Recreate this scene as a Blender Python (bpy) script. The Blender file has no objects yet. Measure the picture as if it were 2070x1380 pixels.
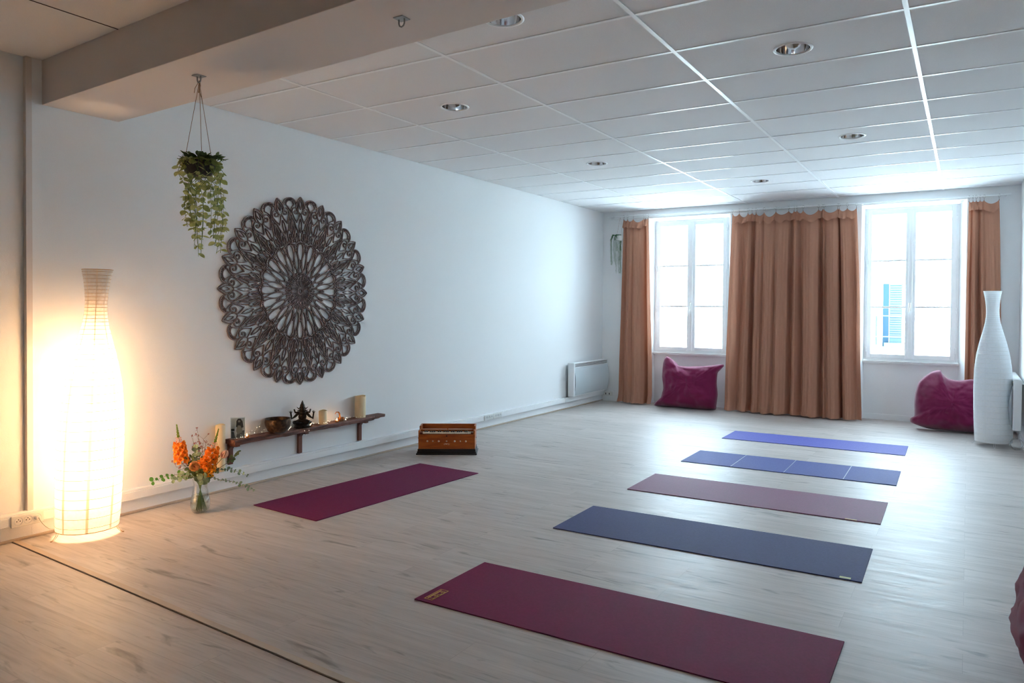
import bpy, bmesh, math, random
from mathutils import Vector, Matrix, noise
random.seed(7)
SC = bpy.context.scene
COL = SC.collection
PI = math.pi

# ------------------------------------------------------------------ camera
FPX, YAW, PITCH, ROLL, CX, CY, CZ = 1472.2, 0.53856, -0.01646, 0.00705, 42.74, -41.22, 1.409
cam_d = bpy.data.cameras.new('camera'); cam = bpy.data.objects.new('camera', cam_d); COL.objects.link(cam)
f = Vector((-math.sin(YAW)*math.cos(PITCH), math.cos(YAW)*math.cos(PITCH), math.sin(PITCH)))
r0 = Vector((math.cos(YAW), math.sin(YAW), 0)); u0 = r0.cross(f)
r_ = r0*math.cos(ROLL)+u0*math.sin(ROLL); u_ = -r0*math.sin(ROLL)+u0*math.cos(ROLL)
M = Matrix((r_, u_, -f)).transposed().to_4x4(); M.translation = (0, 0, CZ)
cam.matrix_world = M
cam_d.sensor_width = 36.0; cam_d.sensor_fit = 'HORIZONTAL'
cam_d.lens = FPX/2070*36.0
cam_d.shift_x = -CX/2070; cam_d.shift_y = CY/2070
cam_d.clip_start = 0.05; cam_d.clip_end = 200
SC.camera = cam

# ------------------------------------------------------------------ world, portals, exposure
SKY_RGB = (0.64, 0.835, 0.98); SKY_STR = 15.0
EXPOSURE = 1.46
LAMP_RGB = (1.0, 0.67, 0.38); LAMP_W = 7.0
w = bpy.data.worlds.new('overcast_sky'); SC.world = w; w.use_nodes = True
bg = w.node_tree.nodes['Background']; bg.inputs[0].default_value = (*SKY_RGB, 1); bg.inputs[1].default_value = SKY_STR
XW, D, H, XR, YB = -4.884, 10.272, 2.906, 0.515, -4.5
WIN = [(-4.125, -2.90), (-1.20, -0.03)]          # wall openings
for a, b in WIN:
    pl = bpy.data.lights.new('window_portal', 'AREA'); pl.shape = 'RECTANGLE'; pl.size = b-a-.02; pl.size_y = 2.0
    pl.cycles.is_portal = True
    po = bpy.data.objects.new('window_portal', pl); COL.objects.link(po)
    po.location = ((a+b)/2, D+.50, 1.78); po.rotation_euler = (-PI/2, 0, 0)
vs = SC.view_settings
vs.view_transform = 'Standard'; vs.look = 'None'; vs.gamma = 1; vs.use_curve_mapping = False; vs.exposure = EXPOSURE
SC.cycles.use_denoising = True
SC.cycles.max_bounces = 10; SC.cycles.diffuse_bounces = 6; SC.cycles.glossy_bounces = 4
SC.cycles.transparent_max_bounces = 16; SC.cycles.transmission_bounces = 8
SC.cycles.sample_clamp_indirect = 8.0; SC.cycles.sample_clamp_direct = 4.0; SC.cycles.filter_width = 1.1
SC.cycles.caustics_reflective = False; SC.cycles.caustics_refractive = False

# ------------------------------------------------------------------ materials
def lin(c):
    return tuple(((v/255)/12.92 if v/255 <= .04045 else ((v/255+.055)/1.055)**2.4) for v in c)
def mat(name, rgb, rough=.6, metal=0.0, spec=.5, noise_amt=0.0, noise_scale=20.0, bump=0.0, bump_scale=200.0, sheen=0.0, emit=None, emit_s=0, rgb2=None, trans=0.0, alpha=None, stretch=None):
    m = bpy.data.materials.new(name); m.use_nodes = True; nt = m.node_tree; N = nt.nodes; L = nt.links
    b = N['Principled BSDF']; c = lin(rgb)
    b.inputs['Base Color'].default_value = (*c, 1); b.inputs['Roughness'].default_value = rough
    b.inputs['Metallic'].default_value = metal; b.inputs['Specular IOR Level'].default_value = spec
    if sheen: b.inputs['Sheen Weight'].default_value = sheen; b.inputs['Sheen Roughness'].default_value = .5
    if trans: b.inputs['Transmission Weight'].default_value = trans
    if alpha is not None: b.inputs['Alpha'].default_value = alpha
    if emit: b.inputs['Emission Color'].default_value = (*emit, 1); b.inputs['Emission Strength'].default_value = emit_s
    tc = N.new('ShaderNodeTexCoord'); mp = N.new('ShaderNodeMapping'); L.new(tc.outputs['Object'], mp.inputs[0])
    if stretch: mp.inputs['Scale'].default_value = stretch
    if noise_amt or rgb2:
        n = N.new('ShaderNodeTexNoise'); n.inputs['Scale'].default_value = noise_scale; n.inputs['Detail'].default_value = 6
        L.new(mp.outputs[0], n.inputs['Vector'])
        mx = N.new('ShaderNodeMix'); mx.data_type = 'RGBA'
        c2 = lin(rgb2) if rgb2 else tuple(v*(1-noise_amt) for v in c)
        mx.inputs[6].default_value = (*c, 1); mx.inputs[7].default_value = (*c2, 1)
        rp = N.new('ShaderNodeValToRGB'); rp.color_ramp.elements[0].position = .35; rp.color_ramp.elements[1].position = .65
        L.new(n.outputs[0], rp.inputs[0]); L.new(rp.outputs[0], mx.inputs[0]); L.new(mx.outputs[2], b.inputs['Base Color'])
    if bump:
        n2 = N.new('ShaderNodeTexNoise'); n2.inputs['Scale'].default_value = bump_scale; n2.inputs['Detail'].default_value = 3
        L.new(mp.outputs[0], n2.inputs['Vector'])
        bp = N.new('ShaderNodeBump'); bp.inputs['Strength'].default_value = bump; bp.inputs['Distance'].default_value = .004
        L.new(n2.outputs[0], bp.inputs['Height']); L.new(bp.outputs[0], b.inputs['Normal'])
    return m
def thin(name, rgb, translucent=.5, transp=0.0, rough=.9, noise_scale=0, rgb2=None, bump=0):
    """diffuse + translucent sheet (paper, cloth, leaves)"""
    m = bpy.data.materials.new(name); m.use_nodes = True; nt = m.node_tree; N = nt.nodes; L = nt.links
    N.remove(N['Principled BSDF']); out = N['Material Output']; c = (*lin(rgb), 1)
    d = N.new('ShaderNodeBsdfDiffuse'); t = N.new('ShaderNodeBsdfTranslucent'); d.inputs[0].default_value = c; t.inputs[0].default_value = c
    if noise_scale:
        tc = N.new('ShaderNodeTexCoord'); n = N.new('ShaderNodeTexNoise'); n.inputs['Scale'].default_value = noise_scale; n.inputs['Detail'].default_value = 5
        L.new(tc.outputs['Object'], n.inputs['Vector'])
        if rgb2:
            mx = N.new('ShaderNodeMix'); mx.data_type = 'RGBA'; mx.inputs[6].default_value = c; mx.inputs[7].default_value = (*lin(rgb2), 1)
            rp = N.new('ShaderNodeValToRGB'); rp.color_ramp.elements[0].position = .38; rp.color_ramp.elements[1].position = .62
            L.new(n.outputs[0], rp.inputs[0]); L.new(rp.outputs[0], mx.inputs[0]); L.new(mx.outputs[2], d.inputs[0]); L.new(mx.outputs[2], t.inputs[0])
        if bump:
            bp = N.new('ShaderNodeBump'); bp.inputs['Strength'].default_value = bump; bp.inputs['Distance'].default_value = .004
            L.new(n.outputs[0], bp.inputs['Height']); L.new(bp.outputs[0], d.inputs['Normal'])
    a = N.new('ShaderNodeMixShader'); a.inputs[0].default_value = translucent; L.new(d.outputs[0], a.inputs[1]); L.new(t.outputs[0], a.inputs[2])
    if transp:
        tr = N.new('ShaderNodeBsdfTransparent'); tr.inputs[0].default_value = (1, 1, 1, 1)
        e = N.new('ShaderNodeMixShader'); e.inputs[0].default_value = transp; L.new(a.outputs[0], e.inputs[1]); L.new(tr.outputs[0], e.inputs[2]); a = e
    L.new(a.outputs[0], out.inputs[0]); return m
def glass_mat(name, rgb=(245, 250, 250), gloss=.10):
    m = bpy.data.materials.new(name); m.use_nodes = True; nt = m.node_tree; N = nt.nodes; L = nt.links
    N.remove(N['Principled BSDF']); out = N['Material Output']
    t = N.new('ShaderNodeBsdfTransparent'); t.inputs[0].default_value = (*lin(rgb), 1)
    g = N.new('ShaderNodeBsdfGlossy'); g.inputs['Roughness'].default_value = .02
    lw = N.new('ShaderNodeLayerWeight'); lw.inputs[0].default_value = .35
    mu = N.new('ShaderNodeMath'); mu.operation = 'MULTIPLY_ADD'; mu.inputs[1].default_value = .75; mu.inputs[2].default_value = gloss*.5
    L.new(lw.outputs['Facing'], mu.inputs[0])
    a = N.new('ShaderNodeMixShader'); L.new(mu.outputs[0], a.inputs[0]); L.new(t.outputs[0], a.inputs[1]); L.new(g.outputs[0], a.inputs[2])
    L.new(a.outputs[0], out.inputs[0]); return m

def floor_mat():
    m = bpy.data.materials.new('washed_oak_laminate'); m.use_nodes = True; nt = m.node_tree; N = nt.nodes; L = nt.links
    b = N['Principled BSDF']; tc = N.new('ShaderNodeTexCoord')
    def mapn(s, rot=0):
        mp = N.new('ShaderNodeMapping'); mp.inputs['Scale'].default_value = s; mp.inputs['Rotation'].default_value = (0, 0, rot); L.new(tc.outputs['Object'], mp.inputs[0]); return mp
    def mix(fac, a, c, blend='MIX'):
        x = N.new('ShaderNodeMix'); x.data_type = 'RGBA'; x.blend_type = blend
        if hasattr(fac, 'type'): L.new(fac, x.inputs[0])
        else: x.inputs[0].default_value = fac
        for i, v in ((6, a), (7, c)):
            if hasattr(v, 'type'): L.new(v, x.inputs[i])
            else: x.inputs[i].default_value = (*v, 1)
        return x.outputs[2]
    def ramp(src, p0, p1, v0=0, v1=1):
        rp = N.new('ShaderNodeValToRGB'); e = rp.color_ramp.elements; e[0].position = p0; e[1].position = p1
        e[0].color = (v0, v0, v0, 1); e[1].color = (v1, v1, v1, 1); L.new(src, rp.inputs[0]); return rp.outputs[0]
    br = N.new('ShaderNodeTexBrick'); L.new(mapn((1, 1, 1)).outputs[0], br.inputs['Vector'])
    br.inputs['Scale'].default_value = 1; br.inputs['Brick Width'].default_value = 1.29; br.inputs['Row Height'].default_value = .193
    br.inputs['Mortar Size'].default_value = .0011; br.offset = .37; br.inputs['Color1'].default_value = (.0, .0, .0, 1); br.inputs['Color2'].default_value = (1, 1, 1, 1)
    br.inputs['Mortar'].default_value = (.5, .5, .5, 1)
    # per-plank shift of the grain
    add = N.new('ShaderNodeVectorMath'); add.operation = 'MULTIPLY_ADD'; L.new(br.outputs['Color'], add.inputs[0]); add.inputs[1].default_value = (7, 3, 11); L.new(tc.outputs['Object'], add.inputs[2])
    def noi(scale, sc, det=6, dist=0.0):
        mp = N.new('ShaderNodeMapping'); mp.inputs['Scale'].default_value = scale; L.new(add.outputs[0], mp.inputs[0])
        n = N.new('ShaderNodeTexNoise'); n.inputs['Scale'].default_value = sc; n.inputs['Detail'].default_value = det; n.inputs['Distortion'].default_value = dist
        L.new(mp.outputs[0], n.inputs['Vector']); return n.outputs[0]
    base = (0.485, 0.43, 0.40); dark = (0.325, 0.292, 0.265); lite = (0.57, 0.51, 0.48)
    g1 = ramp(noi((.8, 9, 1), 2.2, 8, .6), .35, .68)
    c = mix(g1, base, lite)
    g2 = ramp(noi((1.2, 26, 1), 3.0, 5, .3), .50, .70)
    g2m = N.new('ShaderNodeMath'); g2m.operation = 'MULTIPLY'; g2m.inputs[1].default_value = .45; L.new(g2, g2m.inputs[0])
    c = mix(g2m.outputs[0], c, dark)
    g3 = ramp(noi((1.6, 9, 1), 1.6, 6, 1.2), .60, .74)      # darker knots and flames
    g3m = N.new('ShaderNodeMath'); g3m.operation = 'MULTIPLY'; g3m.inputs[1].default_value = .95; L.new(g3, g3m.inputs[0])
    c = mix(g3m.outputs[0], c, (.27, .245, .22))
    pv = ramp(br.outputs['Color'], 0, 1, .93, 1.04); c = mix(1.0, c, pv, 'MULTIPLY')
    mo = N.new('ShaderNodeMath'); mo.operation = 'MULTIPLY'; mo.inputs[1].default_value = .40; L.new(br.outputs['Fac'], mo.inputs[0])
    c = mix(mo.outputs[0], c, (.22, .20, .18))
    L.new(c, b.inputs['Base Color'])
    rr = ramp(noi((1, 18, 1), 3, 4), .3, .7, .43, .53); L.new(rr, b.inputs['Roughness'])
    b.inputs['Specular IOR Level'].default_value = .27
    bp = N.new('ShaderNodeBump'); bp.inputs['Strength'].default_value = .12; bp.inputs['Distance'].default_value = .001
    L.new(noi((2, 40, 1), 6, 3), bp.inputs['Height']); L.new(bp.outputs[0], b.inputs['Normal'])
    return m
MT = dict(
    floor=floor_mat(),
    wall=mat('painted_wall', (236, 237, 238), .75, bump=.25, bump_scale=260, spec=.3),
    ceil=mat('ceiling_tile', (228, 227, 228), .9, bump=.3, bump_scale=420, noise_amt=.05, noise_scale=300, spec=.2),
    grid=mat('ceiling_grid_bar', (236, 237, 238), .36, spec=.5),
    beam=mat('beam_paint', (216, 208, 204), .62, spec=.4),
    white=mat('white_lacquer', (240, 242, 243), .35, spec=.5),
    plastic=mat('white_plastic', (228, 228, 224), .4, spec=.5),
    dark=mat('dark_void', (25, 22, 20), .8),
    paper=thin('rice_paper', (250, 244, 236), .52, transp=.10, noise_scale=60, rgb2=(244, 236, 226), bump=.5),
    paper2=thin('rice_paper_seam', (240, 226, 208), .42), paperw=thin('white_rice_paper', (246, 248, 250), .12, noise_scale=60, rgb2=(242, 245, 248), bump=.15),
    wire=mat('lamp_wire', (196, 160, 120), .5, metal=.2),
    wirew=mat('white_wire', (225, 225, 222), .5),
    cloth=thin('terracotta_linen', (200, 148, 124), .14, noise_scale=420, rgb2=(182, 130, 106), bump=.5),
    bag=mat('magenta_cotton', (128, 22, 72), .85, sheen=.35, noise_amt=.25, noise_scale=260, bump=.5, bump_scale=500, spec=.2),
    mandala=mat('mandala_wood', (122, 97, 92), .65, noise_amt=.25, noise_scale=40),
    chrome=mat('chrome', (225, 225, 228), .08, metal=1),
    steel=mat('zinc_steel', (150, 150, 148), .35, metal=.9),
    brass=mat('bronze_bowl', (92, 68, 48), .36, metal=.6, rgb2=(52, 38, 28), noise_scale=50),
    bronze=mat('dark_bronze', (66, 56, 46), .42, metal=.55, rgb2=(40, 34, 28), noise_scale=60),
    copper=mat('copper_brass', (178, 112, 66), .3, metal=.8),
    shelf=mat('reclaimed_wood', (138, 92, 78), .7, rgb2=(84, 54, 46), noise_scale=5, bump=.6, bump_scale=60, stretch=(9, 1, 9)),
    bracket=mat('bracket_wood', (108, 58, 40), .45),
    wax=mat('ivory_wax', (232, 214, 176), .5, spec=.4, noise_amt=.05),
    flame=mat('flame', (255, 190, 100), .5, emit=(1, .55, .18), emit_s=14),
    led=mat('led_bead', (255, 240, 220), .3, emit=(1, .85, .65), emit_s=3.0),
    tin=mat('aluminium_cup', (200, 195, 190), .3, metal=.9),
    rope=mat('jute_cord', (150, 118, 92), .8),
    pot=mat('grey_pot', (92, 86, 80), .75, noise_amt=.3, noise_scale=60),
    leafA=thin('pothos_leaf', (208, 206, 140), .42, noise_scale=14, rgb2=(156, 166, 104)),
    leafB=thin('dark_leaf', (126, 138, 92), .3, noise_scale=30, rgb2=(92, 110, 72)),
    euc=thin('eucalyptus_leaf', (158, 176, 148), .25, noise_scale=30, rgb2=(120, 144, 116)),
    euc2=thin('bright_eucalyptus_leaf', (86, 136, 62), .35),
    stem=mat('green_stem', (96, 122, 60), .5),
    brownstem=mat('brown_twig', (120, 96, 70), .6),
    orange=thin('orange_petal', (255, 186, 84), .35, noise_scale=60, rgb2=(250, 150, 56)),
    amber=thin('amber_petal', (240, 168, 50), .3),
    peach=thin('peach_petal', (255, 232, 186), .35, noise_scale=30, rgb2=(255, 214, 172)),
    pale=thin('pale_pink_petal', (240, 200, 176), .4),
    bud=thin('green_bud', (120, 150, 52), .3),
    pinkbud=thin('dusty_pink_bud', (176, 112, 104), .2),
    glass=glass_mat('clear_glass'),
    wglass=glass_mat('window_glass', (250, 252, 252), .04),
    water=glass_mat('water', (236, 240, 232), .02),
    harm=mat('orange_varnished_wood', (176, 92, 24), .42, rgb2=(148, 70, 14), noise_scale=8, stretch=(1, 6, 6)),
    harmd=mat('dark_varnished_wood', (96, 44, 14), .4),
    black=mat('black_paint', (20, 18, 17), .35),
    ivory=mat('ivory_key', (222, 212, 196), .35),
    text=mat('gold_print', (196, 146, 52), .5),
    label=mat('cream_label', (196, 200, 150), .6),
    facade=mat('facade_render', (238, 238, 232), .9),
    shutter=mat('blue_shutter', (30, 44, 54), .9, spec=.05), gap=mat('louvre_gap', (60, 72, 80), .9, spec=.05),
    louvre=mat('pale_louvre', (215, 220, 220), .7),
    photo_bg=mat('photo_pale_grey', (222, 228, 240), .4), photo_dk=mat('photo_dark_grey', (48, 50, 58), .4), photo_mid=mat('photo_mid_grey', (120, 122, 128), .4),
    photo_lt=mat('photo_light_grey', (172, 170, 168), .4),
    radp=mat('radiator_panel', (196, 204, 208), .35, spec=.5),
    bumpstrip=mat('skirting_strip', (186, 168, 150), .6),
)
def yoga(name, rgb, rough, sc=90, amt=.12, sp=.12):
    rough += .2
    return mat(name, rgb, rough, noise_amt=amt, noise_scale=sc, bump=.35, bump_scale=700, spec=sp)

# ------------------------------------------------------------------ mesh helpers
def box(bm, x0, x1, y0, y1, z0, z1):
    v = [bm.verts.new((x, y, z)) for z in (z0, z1) for y in (y0, y1) for x in (x0, x1)]
    for q in ((0, 2, 3, 1), (4, 5, 7, 6), (0, 1, 5, 4), (2, 6, 7, 3), (0, 4, 6, 2), (1, 3, 7, 5)): bm.faces.new([v[i] for i in q])
    return v
def hull8(bm, bot, top):
    """prism between two equally long rings"""
    a = [bm.verts.new(p) for p in bot]; b = [bm.verts.new(p) for p in top]; n = len(a)
    bm.faces.new(a[::-1]); bm.faces.new(b)
    for i in range(n): bm.faces.new((a[i], a[(i+1) % n], b[(i+1) % n], b[i]))
def lathe(bm, prof, n=32, c=(0, 0), off=None, cap0=True, cap1=False):
    rings = []
    for r, z in prof:
        ox, oy = off(z) if off else (0, 0)
        rings.append([bm.verts.new((c[0]+ox+r*math.cos(2*PI*k/n), c[1]+oy+r*math.sin(2*PI*k/n), z)) for k in range(n)])
    for a, b in zip(rings, rings[1:]):
        for k in range(n): bm.faces.new((a[k], a[(k+1) % n], b[(k+1) % n], b[k]))
    if cap0: bm.faces.new(rings[0][::-1])
    if cap1: bm.faces.new(rings[-1])
    return rings
def tube(bm, pts, r, n=6, r1=None):
    pts = [Vector(p) for p in pts]; rings = []
    prev = None
    for i, p in enumerate(pts):
        d = (pts[min(i+1, len(pts)-1)]-pts[max(i-1, 0)]).normalized()
        if prev is None:
            a = d.cross(Vector((0, 0, 1)));
            if a.length < .05: a = d.cross(Vector((1, 0, 0)))
            a.normalize()
        else:
            a = (prev-d*prev.dot(d)).normalized()
        prev = a; b = d.cross(a)
        rr = r if r1 is None else r+(r1-r)*i/(len(pts)-1)
        rings.append([bm.verts.new(p+(a*math.cos(2*PI*k/n)+b*math.sin(2*PI*k/n))*rr) for k in range(n)])
    for a, b in zip(rings, rings[1:]):
        for k in range(n): bm.faces.new((a[k], b[k], b[(k+1) % n], a[(k+1) % n]))
    bm.faces.new(rings[0]); bm.faces.new(rings[-1][::-1])
def ball(bm, c, r, seg=10, sx=1, sy=1, sz=1):
    mtx = Matrix.Translation(c) @ Matrix.Diagonal((sx, sy, sz, 1))
    bmesh.ops.create_uvsphere(bm, u_segments=seg, v_segments=max(4, seg//2+1), radius=r, matrix=mtx)
def bez(p0, p1, p2, n=10):
    p0, p1, p2 = Vector(p0), Vector(p1), Vector(p2)
    return [p0*(1-t)**2+p1*2*t*(1-t)+p2*t*t for t in [i/n for i in range(n+1)]]
def leaf(bm, base, d, up, L, W, fold=.15, curl=.15, tip=1.0):
    base = Vector(base); d = Vector(d).normalized(); up = Vector(up); s = d.cross(up)
    if s.length < .01: s = d.cross(Vector((1, 0, 0)))
    s.normalize(); nrm = s.cross(d)
    prof = [(0, .0), (.12, .55), (.35, .95), (.6, 1.0), (.82, .68), (1.0, .0 if tip else .3)]
    mid = []; lf = []; rt = []
    for t, wd in prof:
        c = base+d*L*t-nrm*curl*L*t*t
        mid.append(bm.verts.new(c))
        if wd: lf.append(bm.verts.new(c+s*W*.5*wd+nrm*fold*W*wd)); rt.append(bm.verts.new(c-s*W*.5*wd+nrm*fold*W*wd))
    for side, fl in ((lf, 0), (rt, 1)):
        q = [(mid[0], mid[1], side[0])]+[(mid[i+1], mid[i+2], side[i+1], side[i]) for i in range(3)]+[(mid[4], mid[5], side[3])]
        for fc in q:
            try: bm.faces.new(fc if fl else fc[::-1])
            except ValueError: pass
def obj(name, bm, m, parent=None, smooth=False, bevel=0, loc=None):
    me = bpy.data.meshes.new(name)
    if smooth:
        for fc in bm.faces: fc.smooth = True
    bmesh.ops.recalc_face_normals(bm, faces=bm.faces) if smooth != 2 else None
    bm.to_mesh(me); bm.free(); me.materials.append(m)
    o = bpy.data.objects.new(name, me); COL.objects.link(o)
    if parent: o.parent = parent
    if loc: o.location = loc
    if bevel:
        b = o.modifiers.new('bevel', 'BEVEL'); b.width = bevel; b.segments = 2; b.limit_method = 'ANGLE'
    if smooth and smooth != 2:
        es = o.modifiers.new('edges', 'EDGE_SPLIT'); es.split_angle = math.radians(50)
    return o
def tag(o, label, cat, group=None):
    o['label'] = label; o['category'] = cat
    if group: o['group'] = group
    return o
def thing(name, label, cat, loc=(0, 0, 0), rz=0, group=None):
    o = bpy.data.objects.new(name, None); o.empty_display_size = .1; COL.objects.link(o)
    o.location = loc; o.rotation_euler = (0, 0, rz); return tag(o, label, cat, group)
def struct(name, bm, m, parent=None, **k):
    o = obj(name, bm, m, parent, **k); o['kind'] = 'structure'; return o
def B(): return bmesh.new()
def boxes(*bs):
    bm = B()
    for b in bs: box(bm, *b)
    return bm

# ================================================================== ROOM SHELL
bm = B(); box(bm, -5.2, .8, YB-.1, D+.5, -.10, 0.0); struct('floor', bm, MT['floor'])
T = .3
struct('wall_left', boxes((XW-T, XW, 2.225, D+.45, -.05, H+.12), (XW-T-.05, XW-.022, YB, 2.215, -.05, H+.12)), MT['wall'])
struct('trim_1', boxes((XW-.03, XW+.008, 2.203, 2.238, .166, H)), MT['beam'], bevel=.002)
struct('wall_right', boxes((XR, XR+T, YB, D+.45, -.05, H+.12)), MT['wall'])
struct('wall_near', boxes((XW-T, XR+T, YB-.2, YB, -.05, H+.12)), mat('warm_bounce_wall', (150, 122, 92), .8))  # unseen wall behind the camera; brown made up to warm and dim its bounce
# window wall with splayed niches down to the floor
bm = B(); ZT = 2.778; WD = .45
xs = [XW-T, WIN[0][0], WIN[0][1], WIN[1][0], WIN[1][1], XR+T]
INN = [(-4.098, -2.972), (-1.178, -.105)]        # opening at the frame depth
for x0, x1 in ((xs[0], xs[1]), (xs[2], xs[3]), (xs[4], xs[5])): box(bm, x0, x1, D, D+WD, -.05, H+.12)
for (a, b), (ai, bi) in zip(WIN, INN):
    box(bm, a, b, D, D+WD, ZT, H+.12)
    for z0, z1 in ((-.05, ZT),):
        hull8(bm, [(a, D, z0), (ai, D+.2, z0), (ai, D+WD, z0), (a, D+WD, z0)], [(a, D, z1), (ai, D+.2, z1), (ai, D+WD, z1), (a, D+WD, z1)])
        hull8(bm, [(b, D, z0), (b, D+WD, z0), (bi, D+WD, z0), (bi, D+.2, z0)], [(b, D, z1), (b, D+WD, z1), (bi, D+WD, z1), (bi, D+.2, z1)])
    box(bm, ai, bi, D+.2, D+WD, -.05, .74)
struct('wall_far', bm, MT['wall'])
# roof slab above the suspended ceiling
struct('ceiling_slab', boxes((XW-T, XR+T, YB-.2, D+WD, H+.12, H+.25)), MT['dark'])
# suspended ceiling with round cut-outs
LX = [-3.284, -2.084, -.884]
DL = [(-2.084, 3.165), (-3.30, 4.362), (-3.293, 6.765), (-.882, 4.350), (-.874, 6.757), (-2.082, 8.575)]
def ceiling_zone(x0, x1, y0, y1, holes, name):
    bm = B(); s = .13
    X = sorted({x0, x1, *[h[0]-s for h in holes], *[h[0]+s for h in holes]}); Y = sorted({y0, y1, *[h[1]-s for h in holes], *[h[1]+s for h in holes]})
    for i in range(len(X)-1):
        for j in range(len(Y)-1):
            cx, cy = (X[i]+X[i+1])/2, (Y[j]+Y[j+1])/2
            if any(abs(cx-h[0]) < s and abs(cy-h[1]) < s for h in holes): continue
            v = [bm.verts.new(p) for p in ((X[i], Y[j], H), (X[i], Y[j+1], H), (X[i+1], Y[j+1], H), (X[i+1], Y[j], H))]; bm.faces.new(v)
    for hx, hy in holes:
        n = 32; R = .097; inn = []; out = []
        for k in range(n):
            a = 2*PI*k/n; c, q = math.cos(a), math.sin(a); m_ = max(abs(c), abs(q))
            inn.append(bm.verts.new((hx+R*c, hy+R*q, H))); out.append(bm.verts.new((hx+s*c/m_, hy+s*q/m_, H)))
        for k in range(n): bm.faces.new((inn[k], inn[(k+1) % n], out[(k+1) % n], out[k]))
        # the hidden corners of each square lie on the 45-degree spokes, so the ring closes exactly
    bmesh.ops.remove_doubles(bm, verts=bm.verts, dist=1e-5)
    return struct(name, bm, MT['ceil'], smooth=2)
c1 = ceiling_zone(XW+.004, XR-.004, 2.3, D-.004, DL, 'ceiling')
c2 = ceiling_zone(XW-.05, XR-.004, YB, 2.4, [], 'ceiling_near')
bm = B(); bw = .012; zb = H-.004
ys = [2.8535+.6*i for i in range(13)]; gx = [-3.884, -2.684, -1.484, -.284]
for gx_ in gx: box(bm, gx_-bw, gx_+bw, 2.5, D-.01, zb, H+.002)
for y in ys: box(bm, XW+.004, XR-.004, y-bw, y+bw, zb+.0008, H+.002)
struct('ceiling_grid', bm, MT['grid'], c1)
bm = B()
for gx_ in (-3.97, -2.77, -1.57, -.37): box(bm, gx_-.004, gx_+.004, YB, 2.35, H-.0015, H+.002)
for y in (1.5, .9, .3, -.3, -.9, -1.5, -2.1, -2.7): box(bm, XW, XR, y-.004, y+.004, H-.0013, H+.002)
struct('ceiling_grid_near', bm, MT['dark'], c2)
# boxed beam across the ceiling
bm = B(); sl = -.054; ya, yb = 2.296, 2.765; dx = XR-XW
hull8(bm, [(XW, ya, 2.636), (XR, ya+sl*dx, 2.636), (XR, yb+sl*dx, 2.636), (XW, yb, 2.636)], [(XW, ya, H+.05), (XR, ya+sl*dx, H+.05), (XR, yb+sl*dx, H+.05), (XW, yb, H+.05)])
struct('ceiling_beam', bm, MT['beam'], bevel=.003)
# floor threshold strip
bm = B(); y0 = 2.115; s2 = -.052
hull8(bm, [(XW, y0, -.01), (XR, y0+s2*dx, -.01), (XR, y0+.042+s2*dx, -.01), (XW, y0+.042, -.01)], [(XW, y0+.002, .005), (XR, y0+.002+s2*dx, .005), (XR, y0+.037+s2*dx, .003), (XW, y0+.037, .003)])
struct('trim_2', bm, MT['bumpstrip'])
bm = B(); hull8(bm, [(XW, y0-.0035, -.01), (XR, y0-.0035+s2*dx, -.01), (XR, y0+s2*dx, -.01), (XW, y0, -.01)], [(XW, y0-.0035, .001), (XR, y0-.0035+s2*dx, .001), (XR, y0+s2*dx, .001), (XW, y0, .001)])
struct('trim_3', bm, mat('floor_joint', (70, 54, 42), .8))
# skirting + cable trunking
struct('baseboard_left', boxes((XW, XW+.013, 2.225, D, 0, .098), (XW-.03, XW+.012, YB, 2.225, 0, .098)), MT['wall'])
struct('trim_4', boxes((XW+.001, XW+.024, YB, D-.001, 0, .016)), MT['bumpstrip'], bevel=.004)
struct('trim_5', boxes((XW-.05, XW+.042, YB, D, .098, .152), (XW-.05, XW+.036, YB, D, .152, .166), (XW, XW+.05, 9.0, D, .098, .166)), MT['wall'], bevel=.003)
bb = boxes((XW, WIN[0][0], D-.013, D, 0, .075), (WIN[0][1], WIN[1][0], D-.013, D, 0, .075), (WIN[1][1], XR, D-.013, D, 0, .075))
for (a, b) in INN: box(bb, a, b, D+.19, D+.2, 0, .075)
struct('baseboard_far', bb, MT['white'])
struct('baseboard_right', boxes((XR-.013, XR, YB, D, 0, .075)), MT['white'])
# batten over the windows
struct('trim_6', boxes((XW+.12, XR-.1, D-.018, D, 2.795, 2.812)), MT['white'], bevel=.003)

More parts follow.
